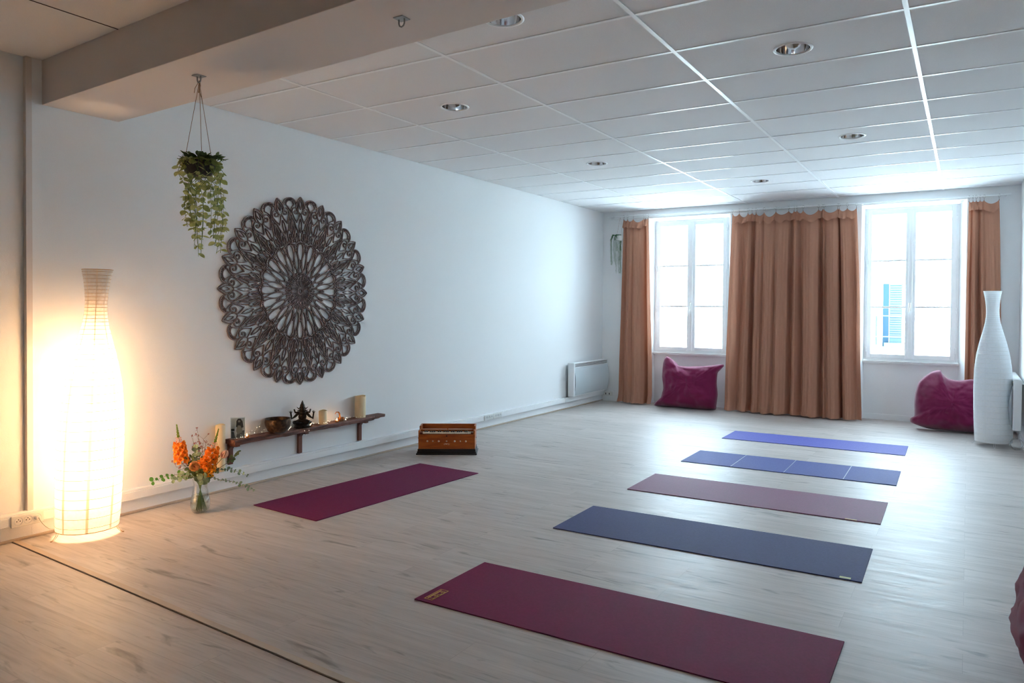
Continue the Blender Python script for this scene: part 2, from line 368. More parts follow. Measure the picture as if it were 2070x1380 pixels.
# ================================================================== WINDOWS
def window(i, x0, x1, p):
    # p: left pane x0,x1, right pane x0,x1
    Y = D+.2; bm = B()
    zb_, zt = .775, 2.756
    box(bm, x0, x0+.035, Y, Y+.07, zb_, zt); box(bm, x1-.035, x1, Y, Y+.07, zb_, zt)
    box(bm, x0+.035, x1-.035, Y+.001, Y+.07, zt-.03, zt); box(bm, x0+.035, x1-.035, Y-.004, Y+.07, zb_, zb_+.03)
    root = struct('window_%d' % i, bm, MT['white'], bevel=.002)
    struct('window_sill', boxes((x0-.012, x1+.012, Y-.045, Y+.002, .738, .775), (x0-.012, x1+.012, Y-.06, Y-.02, .758, .775)), MT['white'], root, bevel=.003)
    mid = (p[1]+p[2])/2
    for (a, b, l, r) in ((p[0], p[1], x0+.033, mid-.001), (p[2], p[3], mid+.001, x1-.033)):
        bm = B(); z0, z1 = zb_+.028, zt-.028; g0, g1 = .855, 2.668
        box(bm, l, a, Y-.012, Y+.045, z0, z1); box(bm, b, r, Y-.012, Y+.045, z0, z1)
        box(bm, a, b, Y-.012, Y+.045, z0, g0); box(bm, a, b, Y-.012, Y+.045, g1, z1)
        for z in (2.068, 1.466): box(bm, a, b, Y-.004, Y+.04, z-.011, z+.011)
        s = struct('window_sash', bm, MT['white'], root, bevel=.004)
        struct('window_pane', boxes((a-.003, b+.003, Y+.018, Y+.022, g0-.003, g1+.003)), MT['wglass'], s)
    struct('window_batten', boxes((mid-.022, mid+.022, Y-.03, Y-.010, .805, 2.72)), MT['white'], root, bevel=.006)
    bm = B(); box(bm, mid-.016, mid+.016, Y-.040, Y-.028, 1.42, 1.53); tube(bm, [(mid, Y-.035, 1.515), (mid, Y-.075, 1.515)], .008, 8); tube(bm, [(mid, Y-.072, 1.522), (mid-.006, Y-.078, 1.46), (mid-.016, Y-.07, 1.395)], .011, 8, .008)
    struct('window_handle', bm, MT['plastic'], root, smooth=True)
    for x in (x0+.03, x1-.03):
        for z in (2.60, 2.03, 1.42, .92):
            struct('window_hinge', boxes((x-.008, x+.008, Y-.026, Y-.002, z-.04, z-.002), (x-.008, x+.008, Y-.026, Y-.002, z+.002, z+.04)), MT['white'], root, bevel=.003)
window(1, INN[0][0], INN[0][1], (-4.012, -3.588, -3.468, -3.058))
window(2, INN[1][0], INN[1][1], (-1.096, -.697, -.585, -.192))

# ================================================================== OPPOSITE BUILDING
root = thing('opposite_building', 'pale sunlit house across the street seen through the right window', 'building', (-1, 22, 0))
obj('facade_wall', boxes((-16, 16, 0, 1, -6, 3.3), (-16.2, 16.2, -.12, 1, 3.3, 3.42)), MT['facade'], root)
fr = obj('facade_window_frame', boxes((-1.12, -1.02, -.06, 0, .44, 2.25), (-.18, -.08, -.06, 0, .44, 2.25), (-1.12, -.08, -.07, 0, 2.25, 2.32), (-1.2, 0, -.15, 0, .36, .44), (-1.02, -.18, -.01, .0, .44, 2.25)), MT['facade'], root)
obj('facade_shutter', boxes((-1.00, -.86, -.05, -.012, .46, 2.16)), MT['shutter'], fr)
bm = B()
for k in range(24): box(bm, -.83, -.55, -.05, -.02, .70+k*.062, .70+k*.062+.030)
box(bm, -.84, -.54, -.02, -.012, .46, 2.16)
o = obj('facade_shutter', bm, MT['gap'], fr)
obj('balcony_rail', boxes((-1.15, .15, -.3, -.27, 1.28, 1.31), (-1.15, .15, -.3, -.27, .72, .75), (-1.18, -1.15, -.3, 0, .5, 1.31), (.15, .18, -.3, 0, .5, 1.31)), MT['gap'], root)
obj('flower_trough', boxes((-.95, -.4, -.25, -.05, .46, .57)), MT['gap'], root)
for vz in (1.17, .87): obj('air_vent', boxes((.05, .38, -.03, 0, vz-.07, vz-.03), (.05, .38, -.03, 0, vz+.0, vz+.03)), MT['photo_lt'], root)
fr = obj('facade_window_frame', boxes((-7.35, -6.75, -.03, 0, .3, 2.2)), MT['facade'], root)
bm = B()
for k in range(20): box(bm, -7.2, -6.95, -.05, -.03, .36+k*.09, .36+k*.09+.035)
obj('facade_shutter', bm, MT['photo_lt'], fr)

# ================================================================== CURTAINS
RODY = D-.10; RZ = 2.806
bm = B(); tube(bm, [(-4.765, RODY, RZ+.018), (-2.8, RODY, RZ+.002), (-1.2, RODY, RZ-.016), (.399, RODY, RZ-.018)], .0075, 10)
rod = tag(obj('curtain_rod', bm, MT['white'], smooth=True), 'thin white curtain rod running above both windows', 'curtain rod')
def rod_z(x):
    P = [(-4.765, .018), (-2.8, .002), (-1.2, -.016), (.399, -.018)]
    for (a, za), (b, zb_) in zip(P, P[1:]):
        if x <= b: return RZ+za+(zb_-za)*(x-a)/(b-a)
    return RZ-.018
for x in (-4.7, -2.84, -1.19, .36): obj('rod_bracket', boxes((x-.008, x+.008, RODY, D, rod_z(x)-.006, rod_z(x)+.006)), MT['white'], rod)
def curtain(clips, bx0, bx1, label, seed, amp=1.0, yb=0.0, flick=None):
    rnd = random.Random(seed); root = thing('curtain', label, 'curtain', (sum(clips)/len(clips), RODY, 0)); ox = root.location.x
    n = len(clips)-1; gaps = [clips[i+1]-clips[i] for i in range(n)]; tot = clips[-1]-clips[0]
    cols = []                                  # (top x, gap index, t)
    for i in range(n):
        m = 18 if gaps[i] > .05 else 10
        for k in range(m): cols.append((i, k/m))
    cols.append((n-1, 1.0))
    sag = [min(.062, g*.42)*rnd.uniform(.75, 1.15) for g in gaps]
    # wide panels bulge forward, narrow ones fold back
    A = []
    for i, g in enumerate(gaps):
        A.append((-.045-.17*g if g > .085 else .085+.3*max(0, .085-g))*rnd.uniform(.8, 1.2))
    for i in range(1, n):
        if A[i-1] > 0 and A[i] > 0: A[i] = -.035*rnd.uniform(.7, 1.2)
        elif A[i-1] < 0 and A[i] < 0 and gaps[i] < .12: A[i] = .07*rnd.uniform(.8, 1.2)
    sub = [rnd.uniform(-1, 1) for _ in range(n)]
    def top(i, t):
        x = clips[i]+gaps[i]*t; z = rod_z(clips[i])*(1-t)+rod_z(clips[i+1])*t-.052-sag[i]*(math.sin(PI*t)**.75)
        return x, z
    rows = 64; grid = []
    for j in range(rows+1):
        v = j/rows; row = []
        for (i, t) in cols:
            x, zt = top(i, t); s = (x-clips[0])/tot
            sb = .72*s+.28*(i+t)/n
            xb = bx0+(bx1-bx0)*sb
            z = zt*(1-v)+.008*v; e = max(0, v-.02)
            g = v**.8
            am = (.38+.62*min(1, v*3.0))
            y = A[i]*amp*math.sin(PI*t)*am
            y += .020*sub[i]*math.sin(2*PI*t)*min(1, v*2)
            if gaps[i] > .085: y += (.010+.05*gaps[i])*(abs(math.sin(PI*(t*(1+round(gaps[i]/.06))+.25*sub[i]+.15*math.sin(v*3+i))))-.5)*min(1, v*4)*math.sin(PI*t)**.5
            y += .018*noise.noise(Vector((x*5+seed, z*.55, seed)))*min(1, v*3)
            y += .006*noise.noise(Vector((x*22+seed, z*1.2, seed*2)))
            xx = x*(1-g)+xb*g+.012*noise.noise(Vector((x*4, z*.8, seed+9)))*v
            y += -yb*v*v
            if v > .93:
                q = (v-.93)/.07; y -= q*q*.045*(1+.5*math.sin(x*31+seed)); z += q*q*.012*(1+noise.noise(Vector((x*14, 0, seed))))
            row.append((xx-ox, min(y, .088), max(z, .004)))
        grid.append(row)
    bm = B(); V = [[bm.verts.new(p) for p in row] for row in grid]
    for j in range(rows):
        for k in range(len(cols)-1): bm.faces.new((V[j][k], V[j+1][k], V[j+1][k+1], V[j][k+1]))
    for fc in bm.faces: fc.smooth = True
    obj('panel', bm, MT['cloth'], root, smooth=2)
    bm = B(); fr_ = 9; V = []
    for j in range(fr_+1):
        v = j/fr_; row = []
        for (i, t) in cols:
            x, zt = top(i, t); a = A[i]*amp
            y = a*math.sin(PI*t)*.38-.006-.020*math.sin(PI*min(1, v*1.4)*.5)-.010*abs(math.sin(PI*t))*v
            if a > 0: y -= a*math.sin(PI*t)*.38*v+.01*v
            hem = .118+.012*math.sin(PI*t)*(1 if gaps[i] > .06 else -.6)+.010*math.sin(2*PI*t+i)*min(1,gaps[i]/.15)+.008*noise.noise(Vector((x*9, 3, seed)))
            z = zt-v*hem+sag[i]*(math.sin(PI*t)**.75)*.55*v
            x += .008*math.sin(PI*t*2+sub[i])*v
            row.append(bm.verts.new((x-ox, y-(.020*v*v)-.014*math.sin(3*PI*t+i)*v*min(1,gaps[i]/.12), z)))
        V.append(row)
    for j in range(fr_):
        for k in range(len(cols)-1): bm.faces.new((V[j][k], V[j+1][k], V[j+1][k+1], V[j][k+1]))
    for fc in bm.faces: fc.smooth = True
    obj('valance_flap', bm, MT['cloth'], root, smooth=2)
    for c in clips:
        bm = B(); zc = rod_z(c)
        pts = [(c-ox, .019*math.sin(a), zc-.006+.019*math.cos(a)) for a in [(-.35+1.72*k/14)*PI for k in range(15)]]
        rz = rnd.uniform(-.9, .9); pts = [((p[0]+p[1]*math.sin(rz)), p[1]*math.cos(rz), p[2]) for p in pts]
        tube(bm, pts, .0016, 5); tube(bm, [(c-ox, 0, zc-.025), (c-ox, 0, zc-.054)], .002, 5); box(bm, c-ox-.004, c-ox+.004, -.006, .006, zc-.066, zc-.048)
        obj('clip_ring', bm, MT['steel'], root)
    return root
def px2x(px): # clip positions measured on the rod plane, metres
    return px
c_l = [-4.492, -4.43, -4.337, -4.165, -4.135, -4.098]
c_m = [-2.846, -2.752, -2.632, -2.576, -2.522, -2.412, -2.258, -2.09, -2.022, -1.985, -1.905, -1.713, -1.662, -1.645, -1.476, -1.458, -1.362, -1.252]
c_r = [.012, .052, .088, .128, .168, .318]
c_r = [-.012, .028, .062, .100, .140, .292]
curtain(c_l, -4.545, -4.00, 'narrow terracotta linen curtain left of the left window beside a small hanging plant', 3, .9, .02)
curtain(c_m, -2.925, -1.150, 'wide terracotta linen curtain hanging between the two windows', 5, 1.0, .03)
curtain(c_r, -.035, .36, 'terracotta linen curtain right of the right window behind the unlit white lamp', 8, .9, .02)

# ================================================================== PAPER FLOOR LAMPS
def paper_lamp(loc, lean, label, lit, rot=0, twist=0):
    root = thing('paper_floor_lamp', label, 'floor lamp', loc, rot)
    prof = [(.170, .045), (.176, .15), (.179, .28), (.180, .42), (.180, .55), (.177, .685), (.169, .82), (.153, .955), (.124, 1.09), (.088, 1.225), (.070, 1.30), (.0605, 1.37), (.0590, 1.43), (.063, 1.50), (.072, 1.57), (.084, 1.632)]
    def rad(z):
        for (r0_, z0), (r1_, z1) in zip(prof, prof[1:]):
            if z <= z1: t = (z-z0)/(z1-z0); return r0_+(r1_-r0_)*t
        return prof[-1][0]
    def rs(z): return (rad(z-.02 if z > .08 else z)+2*rad(z)+rad(min(1.632, z+.02)))/4
    off = lambda z: (lean[0]*z/1.632, lean[1]*z/1.632)
    # ring heights: wide apart below, close together in the neck
    zs = [.045]; z = .075
    while z < 1.62: zs.append(z); z += .0585 if z < .75 else (.050 if z < .9 else (.040 if z < 1.08 else (.030 if z < 1.25 else .022)))
    zs.append(1.632)
    bm = B(); P = []
    for a, b in zip(zs, zs[1:]):
        P += [(rs(a), a), (rs((a+b)/2)+.0008, (a+b)/2)]
    P.append((rs(zs[-1]), zs[-1]))
    lathe(bm, P, 48, off=off, cap0=False)
    # creases of the thin paper
    for v in bm.verts:
        q = (.0016 if lit else .0007)*noise.noise(v.co*28); d = Vector((v.co.x-off(v.co.z)[0], v.co.y-off(v.co.z)[1], 0)).normalized(); v.co += d*q
    for fc in bm.faces: fc.smooth = True
    shade = obj('shade', bm, MT['paper'] if lit else MT['paperw'], root, smooth=2)
    bm = B()
    for z in zs:
        ox, oy = off(z); r = rs(z)+.0008; n = 40
        tube(bm, [(ox+r*math.cos(2*PI*k/n), oy+r*math.sin(2*PI*k/n), z) for k in range(n+1)], .0011 if 0.05 < z < 1.63 else .0022, 4)
    obj('hoop_wire', bm, MT['wire'] if lit else MT['wirew'], shade)
    bm = B()
    for k in range(8):
        a = 2*PI*(k+.5)/8+twist-.12; prev = None
        for i in range(60):
            z = .046+i*(1.585/59); r = rs(z)+.0012; w_ = max(.005, .015*rs(z)/.18) if lit else .004; ox, oy = off(z)
            cur = [bm.verts.new((ox+r*math.cos(a+s*w_/rs(z)), oy+r*math.sin(a+s*w_/rs(z)), z)) for s in (-.5, .5)]
            if prev: bm.faces.new((prev[0], prev[1], cur[1], cur[0]))
            prev = cur
    obj('seam_strip', bm, MT['paper2'] if lit else MT['white'], shade, smooth=2)
    for a in (twist-1.62, twist+.75, twist+2.75):
        bm = B(); c, s = math.cos(a), math.sin(a); t = Vector((-s, c, 0))
        for q in (-.010, .010):
            tube(bm, [Vector((c*.168, s*.168, .046))+t*q, Vector((c*.172, s*.172, .03))+t*q*.9, Vector((c*.186, s*.186, .012))+t*q*.7, Vector((c*.202, s*.202, .002))+t*q*.3], .0015, 5)
        tube(bm, [Vector((c*.197, s*.197, .003)), Vector((c*.207, s*.207, .003))], .0035, 6)
        obj('foot', bm, MT['wire'] if lit else MT['wirew'], root)
    bm = B()
    tube(bm, [(0, 0, .06), (off(.9)[0], off(.9)[1], .95)], .005, 6)
    for a in (0, 2.1, 4.2): tube(bm, [(.168*math.cos(a), .168*math.sin(a), .05), (0, 0, .07)], .0015, 4)
    obj('stand', bm, MT['wirew'], root)
    bulbs = ((.40, .75), (.72, .95), (1.04, 1.0))
    for z, k in bulbs:
        bm = B(); ball(bm, (off(z)[0]+.03, off(z)[1], z), .03, 12, 1, 1, 1.2); tube(bm, [(off(z)[0], off(z)[1], z-.05), (off(z)[0]+.03, off(z)[1], z-.03)], .014, 8)
        m = MT['wax'] if not lit else BULB
        obj('bulb', bm, m, root, smooth=2)
    if lit:
        for z, k in bulbs:
            ld = bpy.data.lights.new('bulb_light', 'POINT'); ld.energy = LAMP_W*k; ld.color = LAMP_RGB; ld.shadow_soft_size = .045
            lo = bpy.data.objects.new('bulb_light', ld); COL.objects.link(lo); lo.parent = root; lo.location = (off(z)[0]+.03, off(z)[1], z)
    return root
BULB = glass_mat('bulb_glass', (255, 250, 240), .02)
LLX, LLY = -4.662, 2.44
lamp1 = paper_lamp((LLX, LLY, 0), (.058, .035), 'tall lit white paper floor lamp in the left corner', True, 0, 0)
lamp2 = paper_lamp((.247, 9.10, 0), (-.03, -.0), 'tall unlit white paper floor lamp in front of the right curtain', False, 0, .08)
# cord with plug from the lit lamp to the triple socket
bm = B(); tube(bm, bez((XW+.075, 2.235, .128), (XW+.115, 2.27, .02), (-4.80, 2.36, .045), 14)+bez((-4.79, 2.37, .045), (-4.74, 2.40, .05), (LLX, LLY, .07), 8)[1:], .003, 6)
obj('cord', bm, MT['plastic'], lamp1, smooth=2, loc=(-LLX, -LLY, 0))
bm = B(); tube(bm, [(XW+.044, 2.232, .125), (XW+.075, 2.235, .127)], .014, 12); obj('plug', bm, MT['plastic'], lamp1, loc=(-LLX, -LLY, 0))
bm = B(); pts = [(.30+.052*math.cos(a*1.0)*(1+.01*a)-.0+.035+.002*a, 8.98-.2+.05*math.sin(a)*.5, .075+.055*math.sin(a)) for a in [k*.35 for k in range(38)]]
tube(bm, [(p[0]+.09, p[1]+.05, p[2]) for p in pts], .002, 5)
o = tag(obj('cable_coil', bm, MT['steel'], smooth=2), 'thin loops of pale cable at the foot of the unlit paper lamp', 'cable')

# ================================================================== SOCKETS
def socket_plate(name, label, face_axis, org, L_, h, n, d, group=None, slot=False):
    root = thing(name, label, 'socket', org, 0, group)
    if face_axis == 'x': obj('plate', boxes((0, d, 0, L_, 0, h)), MT['plastic'], root, bevel=.003)
    else: obj('plate', boxes((0, L_, -d, 0, 0, h)), MT['plastic'], root, bevel=.003)
    for k in range(n):
        t = L_*(k+.75)/(n+.5); bm = B(); n_ = 20; rr = h*.31
        if slot:
            box(bm, t-.006, t+.006, -d-.001, -d+.002, h*.3, h*.7); obj('outlet', bm, MT['dark'], root); continue
        rings = []
        for (r, dep) in ((rr*1.1, .001), (rr, .001), (rr*.92, -.004)):
            rings.append([bm.verts.new((d+dep, t+r*math.cos(2*PI*q/n_), h/2+r*math.sin(2*PI*q/n_))) for q in range(n_)])
        for a, b in zip(rings, rings[1:]):
            for q in range(n_): bm.faces.new((a[q], a[(q+1) % n_], b[(q+1) % n_], b[q]))
        s = obj('outlet', bm, MT['radp'], root)
        bm = B()
        for q in (-.009, .009): ball(bm, (d+.0012, t+q, h/2), .0028, 8)
        ball(bm, (d+.0012, t, h/2+.010), .0028, 8); obj('contact_hole', bm, MT['dark'], s)
    return root
TD = XW+.042
socket_plate('triple_socket', 'white triple wall socket left of the lit paper lamp with a plug in it', 'x', (TD, 2.097, .090), .178, .070, 3, .010)
socket_plate('triple_socket', 'white triple socket on the wall trunking, left one of two behind the harmonium', 'x', (TD, 7.008, .100), .178, .062, 3, .008)
socket_plate('triple_socket', 'white triple socket on the wall trunking, right one of the pair, towards the radiator', 'x', (TD, 7.194, .100), .178, .062, 3, .008)
socket_plate('double_socket', 'small white double socket low in the corner between radiator and left curtain', 'y', (-4.848, D-.013, .078), .15, .065, 2, .010, slot=True)

# ================================================================== RADIATORS
def radiator(name, label, org, L_, rz, h=.475):
    # local: x = along, y = out of the wall (negative), z up
    root = thing(name, label, 'radiator', org, rz)
    obj('casing', boxes((0, L_, -.075, 0, 0, h)), MT['white'], root, bevel=.006)
    bm = B(); n = 14
    for i in range(n+1):
        z = .012+(h-.085)*i/n; y = -.078-.032*math.sin(PI*i/n)**.8
        for x in (.03, L_-.02): bm.verts.new((x, y, z))
    bm.verts.ensure_lookup_table()
    for i in range(n): bm.faces.new((bm.verts[2*i], bm.verts[2*i+1], bm.verts[2*i+3], bm.verts[2*i+2]))
    for x0 in (0, 1):
        a = [bm.verts[2*i+x0] for i in range(n+1)]; bm.faces.new(a if x0 else a[::-1])
    p = obj('front_panel', bm, MT['radp'], root, smooth=2)
    bm = B()
    for k in range(3): box(bm, .03, L_-.03, -.0785-.0005*k, -.06, h-.058+k*.017, h-.050+k*.017)
    obj('top_grille', bm, MT['steel'], root)
    obj('end_cap', boxes((-.006, .028, -.098, 0, .0, h+.004)), MT['white'], root, bevel=.006)
    obj('wall_mount', boxes((.08, L_-.08, 0, .032, .05, h-.05)), MT['steel'], root)
    return root
radiator('wall_radiator', 'low white wall radiator at the far end of the left wall', (XW+.035, 9.09, .175), 1.15, PI/2)
radiator('wall_radiator', 'white wall radiator partly seen behind the unlit paper lamp at the right edge', (XR-.035, 10.05, .20), 1.15, -PI/2, .52)

# ================================================================== YOGA MATS
def ymat(cx, cy, L_, W_, ang, m, label, extra=None):
    bm = B(); t = .0055; rnd = random.Random(int(cx*100+cy*10)); nx, ny = 24, 8
    tv = [[bm.verts.new((-L_/2+L_*i/nx, -W_/2+W_*j/ny, t+.0006*noise.noise(Vector((i*.4, j*.5, cy))))) for j in range(ny+1)] for i in range(nx+1)]
    for i in range(nx):
        for j in range(ny): bm.faces.new((tv[i][j], tv[i+1][j], tv[i+1][j+1], tv[i][j+1]))
    edge = [tv[i][0] for i in range(nx)]+[tv[nx][j] for j in range(ny)]+[tv[nx-i][ny] for i in range(nx)]+[tv[0][ny-j] for j in range(ny)]
    low = [bm.verts.new((v.co.x, v.co.y, .0003)) for v in edge]
    for k in range(len(edge)): bm.faces.new((edge[k], low[k], low[(k+1) % len(edge)], edge[(k+1) % len(edge)]))
    o = obj('yoga_mat', bm, m); o.location = (cx, cy, 0); o.rotation_euler = (0, 0, ang); tag(o, label, 'yoga mat')
    return o
BUR = (124, 32, 76)
m1 = ymat(-1.415, 8.235, 1.80, .57, .014, yoga('periwinkle_mat', (100, 104, 182), .42), 'periwinkle blue yoga mat nearest the windows')
m2 = ymat(-1.385, 6.835, 1.80, .605, .018, yoga('blue_mat', (84, 94, 158), .42), 'blue yoga mat with pale fold lines, second from the windows')
crease = mat('pale_crease', (150, 160, 190), .5)
for x in (-.44, .02, .50): obj('fold_crease', boxes((x-.003, x+.003, -.3, .3, .0058, .0066)), crease, m2)
m3 = ymat(-1.383, 5.596, 1.80, .625, .016, yoga('mauve_mat', (128, 62, 96), (.40), sp=.22), 'mauve yoga mat in the middle of the row, small yellow mark near its right end')
def frame_logo(bm, x, y, w_, h_, t, z, a=0):
    c, s = math.cos(a), math.sin(a)
    def bx(x0, x1, y0, y1):
        pts = [(x0, y0), (x1, y0), (x1, y1), (x0, y1)]
        P = [(x+c*px-s*py, y+s*px+c*py) for px, py in pts]
        hull8(bm, [(p[0], p[1], z) for p in P], [(p[0], p[1], z+.0006) for p in P])
    bx(-w_/2, w_/2, -h_/2, -h_/2+t); bx(-w_/2, w_/2, h_/2-t, h_/2); bx(-w_/2, -w_/2+t, -h_/2, h_/2); bx(w_/2-t, w_/2, -h_/2, h_/2)
    bx(-w_*.4, w_*.40, h_*.14, h_*.30)
    for i, q in enumerate((-.3, -.1, .1, .3)):
        x0 = q*w_; g = w_*.07
        bx(x0-g, x0-g+t, -h_*.36, h_*.02); bx(x0-g, x0+g, -h_*.36, -h_*.36+t)
        if i % 2: bx(x0+g-t, x0+g, -h_*.36, h_*.02); bx(x0-g, x0+g, h_*.02-t, h_*.02)
bm = B(); box(bm, .68, .685+.07, -.3125, -.296, .0058, .0064); obj('logo_print', bm, MT['text'], m3)
m4 = ymat(-1.370, 4.395, 1.82, .612, .018, yoga('slate_blue_mat', (72, 76, 124), .45), 'slate blue yoga mat beside the nearest burgundy one')
bm = B(); box(bm, .80, .855, -.298, -.272, .0058, .0064); obj('label_patch', bm, MT['label'], m4)
m5 = ymat(-1.356, 3.02, 1.85, .600, .006, yoga('burgundy_mat', BUR, .5), 'dark burgundy yoga mat nearest the camera with a gold logo on its left corner')
bm = B(); frame_logo(bm, -.865, -.205, .135, .05, .005, .0058, PI/2); obj('logo_print', bm, MT['text'], m5)
m6 = ymat(-3.96, 4.25, .672, 1.72, -.055, yoga('plum_mat', (112, 32, 74), .5), 'plum yoga mat lying alone in front of the wall shelf and harmonium')

# ================================================================== FLOOR CUSHIONS (bean bags)
def cushion(label, loc, rz, outline, T_, seed, wr=.02, belly=.35, zc=None, nring=20, per=5, back=.10):
    """stuffed sack: outline is its silhouette (x, z); the front swells towards -y, fuller near the floor"""
    P = [Vector(p) for p in outline]; n0 = len(P); pts = []
    for i in range(n0):                                   # smooth the outline a little, keep the pulled corners sharp
        a, b, c, d = P[i-1], P[i], P[(i+1) % n0], P[(i+2) % n0]
        for k in range(per):
            t = k/per; q = .5*((2*b)+(c-a)*t+(2*a-5*b+4*c-d)*t*t+(-a+3*b-3*c+d)*t**3); pts.append(q*.6+(b*(1-t)+c*t)*.4)
    SM = pts; m_ = len(pts)
    for _ in range(14): SM = [(SM[i-2]+SM[i-1]*2+SM[i]*2+SM[(i+1) % m_]*2+SM[(i+2) % m_])/8 for i in range(m_)]
    zc_ = zc if zc else sum(p.y for p in P)/n0; cx = sum(p.x for p in P)/n0; C = Vector((cx, zc_)); zmax = max(p.y for p in P)
    def vert(p, rho, side, ear=1.0):
        th = ((1-rho**2.4)**.62 if rho < 1 else 0)*ear
        full = 1+belly*(1-2*min(1, p.y/zmax)); wn = 0
        ang = math.atan2(p.y-zc_, p.x-cx)
        for fx, fz, a in ((3.0, 7.5, 1), (9, 5, .5), (17, 20, .32), (34, 30, .14)):
            wn += a*(abs(noise.noise(Vector((p.x*fx+seed, p.y*fz, seed*1.7+a))))*2-.4)
        wn += .9*noise.noise(Vector((math.cos(ang)*3.2, math.sin(ang)*3.2, seed)))*rho*rho
        y = (T_*full*th+wn*wr*min(1, (1-rho)*6)) if side else -back*th
        return (p.x, -y, max(.003, p.y))
    bm = B(); m = len(pts)
    rim = [bm.verts.new(vert(p, 1, 1)) for p in pts]
    for side in (1, 0):
        prev = rim
        for r in range(nring-1, 0, -1):
            rho = r/nring; cur = [bm.verts.new(vert(C+((p*rho**3+q*(1-rho**3))-C)*rho, rho, side, 1-(1-min(1, ((q-C).length/(p-C).length)**1.8))*rho**3)) for p, q in zip(pts, SM)]
            for k in range(m): bm.faces.new((prev[k], prev[(k+1) % m], cur[(k+1) % m], cur[k]))
            prev = cur
        c = bm.verts.new(vert(C, 0, side))
        for k in range(m): bm.faces.new((prev[k], prev[(k+1) % m], c))
    bmesh.ops.recalc_face_normals(bm, faces=bm.faces)
    for fc in bm.faces: fc.smooth = True
    o = obj('bean_bag', bm, MT['bag'], smooth=2); o.location = loc; o.rotation_euler = (0, 0, rz)
    return tag(o, label, 'bean bag')
LB = [(-3.758, 0.734), (-3.676, 0.693), (-3.613, 0.618), (-3.474, 0.601), (-3.186, 0.62), (-3.033, 0.645), (-2.937, 0.656), (-2.922, 0.632), (-2.969, 0.58), (-3.011, 0.528), (-3.022, 0.382), (-3.006, 0.232), (-3.022, 0.081), (-3.039, 0.010), (-3.231, 0.0), (-3.468, 0.0), (-3.791, 0.0), (-3.950, 0.004), (-3.93, 0.05), (-3.853, 0.111), (-3.81, 0.257), (-3.832, 0.439), (-3.82, 0.622), (-3.799, 0.706)]
RB = [(-0.276, 0.716), (-0.262, 0.690), (-0.238, 0.655), (-0.185, 0.618), (-0.079, 0.604), (0.041, 0.625), (0.121, 0.61), (0.239, 0.57), (0.33, 0.53), (0.375, 0.46), (0.39, 0.329), (0.39, 0.147), (0.37, 0.05), (0.247, 0.0), (0.049, 0.0), (-0.112, 0.0), (-0.256, 0.0), (-0.402, 0.01), (-0.509, 0.04), (-0.582, 0.07), (-0.587, 0.115), (-0.544, 0.15), (-0.548, 0.3), (-0.539, 0.421), (-0.505, 0.556), (-0.442, 0.632), (-0.369, 0.691), (-0.317, 0.712)]
cushion('magenta bean bag cushion sitting under the left window', (-3.4, 10.10, 0), 0, [(x+3.4, z) for x, z in LB], .17, 3.3, wr=.030)
cushion('slumped magenta bean bag under the right window beside the unlit paper lamp', (-.1, 9.93, 0), 0, [(x+.1, z) for x, z in RB], .22, 8.1, wr=.036, back=.08)
cushion('dark magenta bean bag at the bottom right corner, mostly out of the picture', (.40, 3.22, 0), -PI/2+.04, [(-.42, .60), (-.50, .66), (-.36, .62), (0, .64), (.36, .63), (.48, .68), (.45, .58), (.50, .3), (.56, .04), (.50, 0), (0, 0), (-.50, 0), (-.58, .03), (-.50, .3)], .22, 5.2, back=.04)

